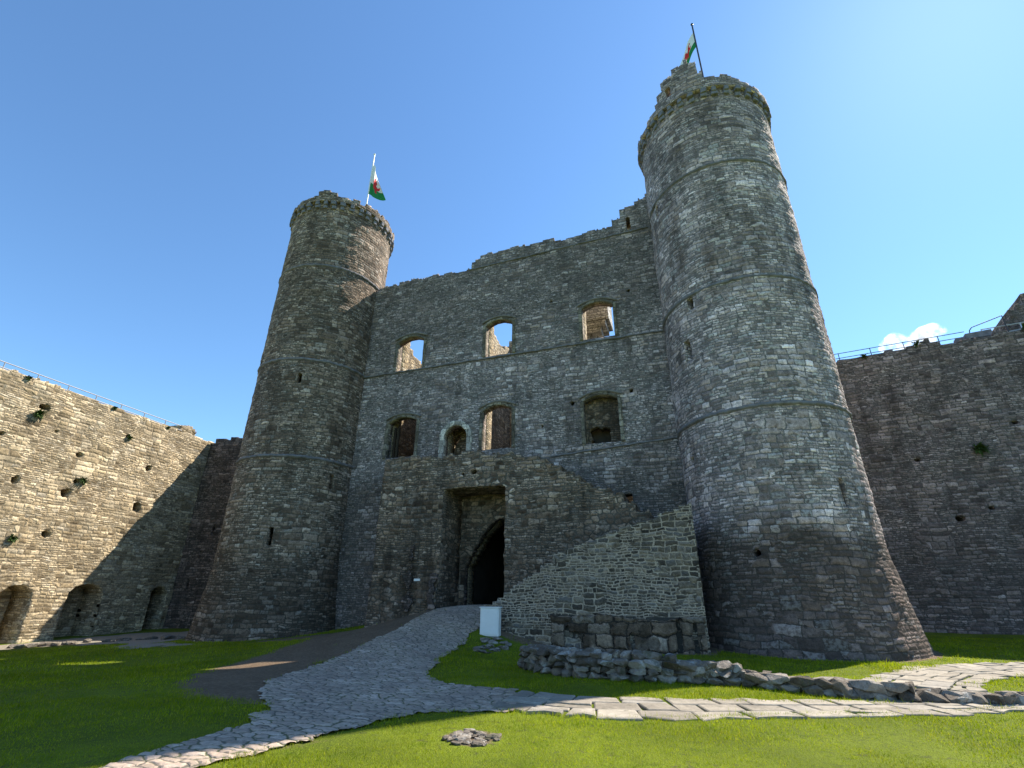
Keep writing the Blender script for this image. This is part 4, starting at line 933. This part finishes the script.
for i, (s, z, r, n, lb) in enumerate([(2.35, 10.2, .34, 120, 'green fern tuft under the long hole near the top of the left wall'), (5.55, 7.35, .3, 90, 'small fern tuft growing from a hole halfway up the left wall'),
                                      (7.3, 10.35, .22, 60, 'small fern tuft near the head of the left wall'), (3.35, 4.0, .28, 80, 'yellowish fern tuft low on the left wall above its arched recess')]): tuft(FL, s, z, r, n, lb, 60 + i)
for i, (s, z, r, n) in enumerate([(1.3, 11.8, .2, 60), (5.9, 11.8, .18, 50), (9.6, 11.75, .16, 40)]):
    tuft(FL, s, z, r, n, 'wispy grass tuft sprouting along the head of the sunlit left wall', 120 + i)
for i, (s, z, r, n) in enumerate([(1.2, 14.4, .25, 60), (3.7, 14.6, .28, 70), (8.2, 14.5, .25, 60)]):
    tuft(FR, s, z, r, n, 'wispy grass tuft sprouting along the head of the right curtain wall', 150 + i)
tuft(FR, 4.7, 8.5, .42, 150, 'dark green fern tuft growing halfway up the right curtain wall', 80)

# ------------------------------------------------------------------ GRASS
def mat_blade():
    B = NB('grass_blade'); tc = B.n('TexCoord').outputs['Object']; r = B.n('NewGeometry').outputs['Random Per Island']
    a_ = B.noise(tc, .5, 4, .6)[0]
    col = B.ramp(r, [(0, (.16, .20, .008)), (.45, (.25, .32, .010)), (.85, (.33, .38, .02)), (1, (.42, .38, .10))])
    p2 = B.noise(tc, 2.2, 5, .65)[0]
    col = B.mix(1., col, B.ramp(a_, [(.3, g(.7)), (.7, g(1.25))]), 'MULTIPLY')
    col = B.mix(B.mul(B.rng(p2, .50, .66), .7), col, (.10, .18, .012, 1))
    col = B.mix(B.mul(B.rng(p2, .42, .32), .4), col, (.34, .31, .08, 1))
    b = B.n('BsdfPrincipled', {'Base Color': col, 'Roughness': .75, 'Specular IOR Level': .08})
    t_ = B.n('BsdfTranslucent', {0: B.mix(1., col, (1.25, 1.25, .35, 1), 'MULTIPLY')}); mx = B.n('MixShader', {0: .45})
    B.t.links.new(b.outputs[0], mx.inputs[1]); B.t.links.new(t_.outputs[0], mx.inputs[2]); B.t.links.new(mx.outputs[0], B.out.inputs[0]); return B.m
def grass():
    rs = np.random.RandomState(3); P_ = []
    camv = (np.array([8.5, -25.9])); cu = .9405 * 8.5 + (-.3396) * -25.9; cvv = .3396 * 8.5 + .9405 * -25.9
    for (r0, r1, dens) in ((4, 8, 2600), (8, 12, 1500), (12, 18, 600), (18, 30, 260)):
        lo_u, hi_u, lo_v, hi_v = cu - r1, cu + r1, cvv - 2, cvv + r1
        n = int((hi_u - lo_u) * (hi_v - lo_v) * dens); n = min(n, 1400000)
        u = rs.uniform(lo_u, hi_u, n); v = rs.uniform(lo_v, hi_v, n); d = np.hypot(u - cu, v - cvv)
        # inside the wedge in front of the viewer
        wx = .9405 * (u - cu) + .3396 * (v - cvv); wy = -.3396 * (u - cu) + .9405 * (v - cvv)
        m = (d >= r0) & (d < r1) & (wy > 3.5) & (np.abs(wx) < wy * 1.2 + 2)
        u, v, d = u[m], v[m], d[m]
        nz = .22 * fbm(u * 2., v * 2., 6)
        m = (f_ramp(u, v) + nz * .6 > -.16 * rs.rand(len(u))) & (f_flag(u, v) + nz * .6 > -.10 * rs.rand(len(u))) & (earth(u, v) + .5 * fbm(u * 1.6, v * 1.6, 4) + .35 * (rs.rand(len(u)) - .5) < .5) & (f_sand(u, v) + .7 * fbm(u * .9, v * .9, 8) + .5 * rs.rand(len(u)) > .2)
        m &= (np.hypot(u - 13.95, v + 14.95) > .34 + .12 * rs.rand(len(u))) & (v < 8)
        m &= ~((v > -3.7) & (u > 9) & (u < 17)) & ~((v > -2) & (u > 3)& (u < 17))
        m &= (np.hypot(u - 19.78, v + .3) > 3.55) & (np.hypot(u + 3.15, v + .29) > 3.45)
        P_.append(np.stack([u[m], v[m], d[m]], 1))
    Q = np.concatenate(P_); n = len(Q); print('grass blades', n)
    u, v, d = Q.T; z = tz(u, v) + .018 * fbm(u * 1.1, v * 1.1, 3) - .006
    k = np.clip(d / 9, .8, 2.6); ht = rs.uniform(.016, .042, n) * (1 + .9 * fbm(u * .9, v * .9, 9)) * (1 + .9 * (rs.rand(n) < .04)) * (1 + .8 * np.clip(1 - np.minimum(np.abs(f_ramp(u, v)), np.abs(f_flag(u, v))) / .12, 0, 1) * rs.rand(n)) * np.clip(k, .8, 1.5); wd = .0042 * k * rs.uniform(.7, 1.3, n)
    a_ = rs.uniform(0, 2 * PI, n); lean = rs.uniform(.1, .9, n) * ht; b_ = rs.uniform(0, 2 * PI, n)
    base = np.stack([u, v, z], 1); s = np.stack([np.cos(a_) * wd, np.sin(a_) * wd, 0 * a_], 1)
    tip = base + np.stack([np.cos(b_) * lean, np.sin(b_) * lean, ht], 1)
    V = np.stack([base - s, base + s, tip], 1).reshape(-1, 3); F = np.arange(3 * n).reshape(-1, 3)
    o = mesh_obj('grass', V, F, mat_blade(), matrix=MW); tag(o, 'short mown green grass of the courtyard lawn', 'grass', kind='stuff')
grass()

# ------------------------------------------------------------------ CLOUD far away over the right wall
def cloud():
    bm = bmesh.new(); rnd = random.Random(12)
    D_ = 3000.; B = NB('cloud_vapour')
    vs = B.n('VolumePrincipled', {'Color': (1, 1, 1, 1), 'Anisotropy': .45})
    tc = B.n('TexCoord').outputs['Object']; nz = B.noise(tc, .016, 6, .68)[0]
    B.set(vs.inputs['Density'], B.mul(B.rng(nz, .44, .70), .035))
    B.t.links.new(vs.outputs[0], B.out.inputs['Volume'])
    def at(az_, el_): a_ = math.radians(az_); return Vector((math.sin(a_) * D_, math.cos(a_) * D_, math.tan(math.radians(el_)) * D_ ))
    for (az_, el_, r) in ((40.9, 21.9, 46), (41.5, 22.3, 48), (42.2, 21.8, 46), (43.0, 21.9, 48), (43.9, 22.1, 54), (44.5, 22.3, 46), (45.0, 22.2, 30), (41.5, 21.5, 55), (43.4, 21.5, 55), (42.4, 21.3, 55)):
        q = bmesh.ops.create_icosphere(bm, subdivisions=3, radius=r, matrix=Matrix.Translation(at(az_, el_)))
    o = bm_obj('cloud', bm, B.m); o['kind'] = 'structure'
    rm = o.modifiers.new('remesh', 'REMESH'); rm.mode = 'VOXEL'; rm.voxel_size = 12
cloud()
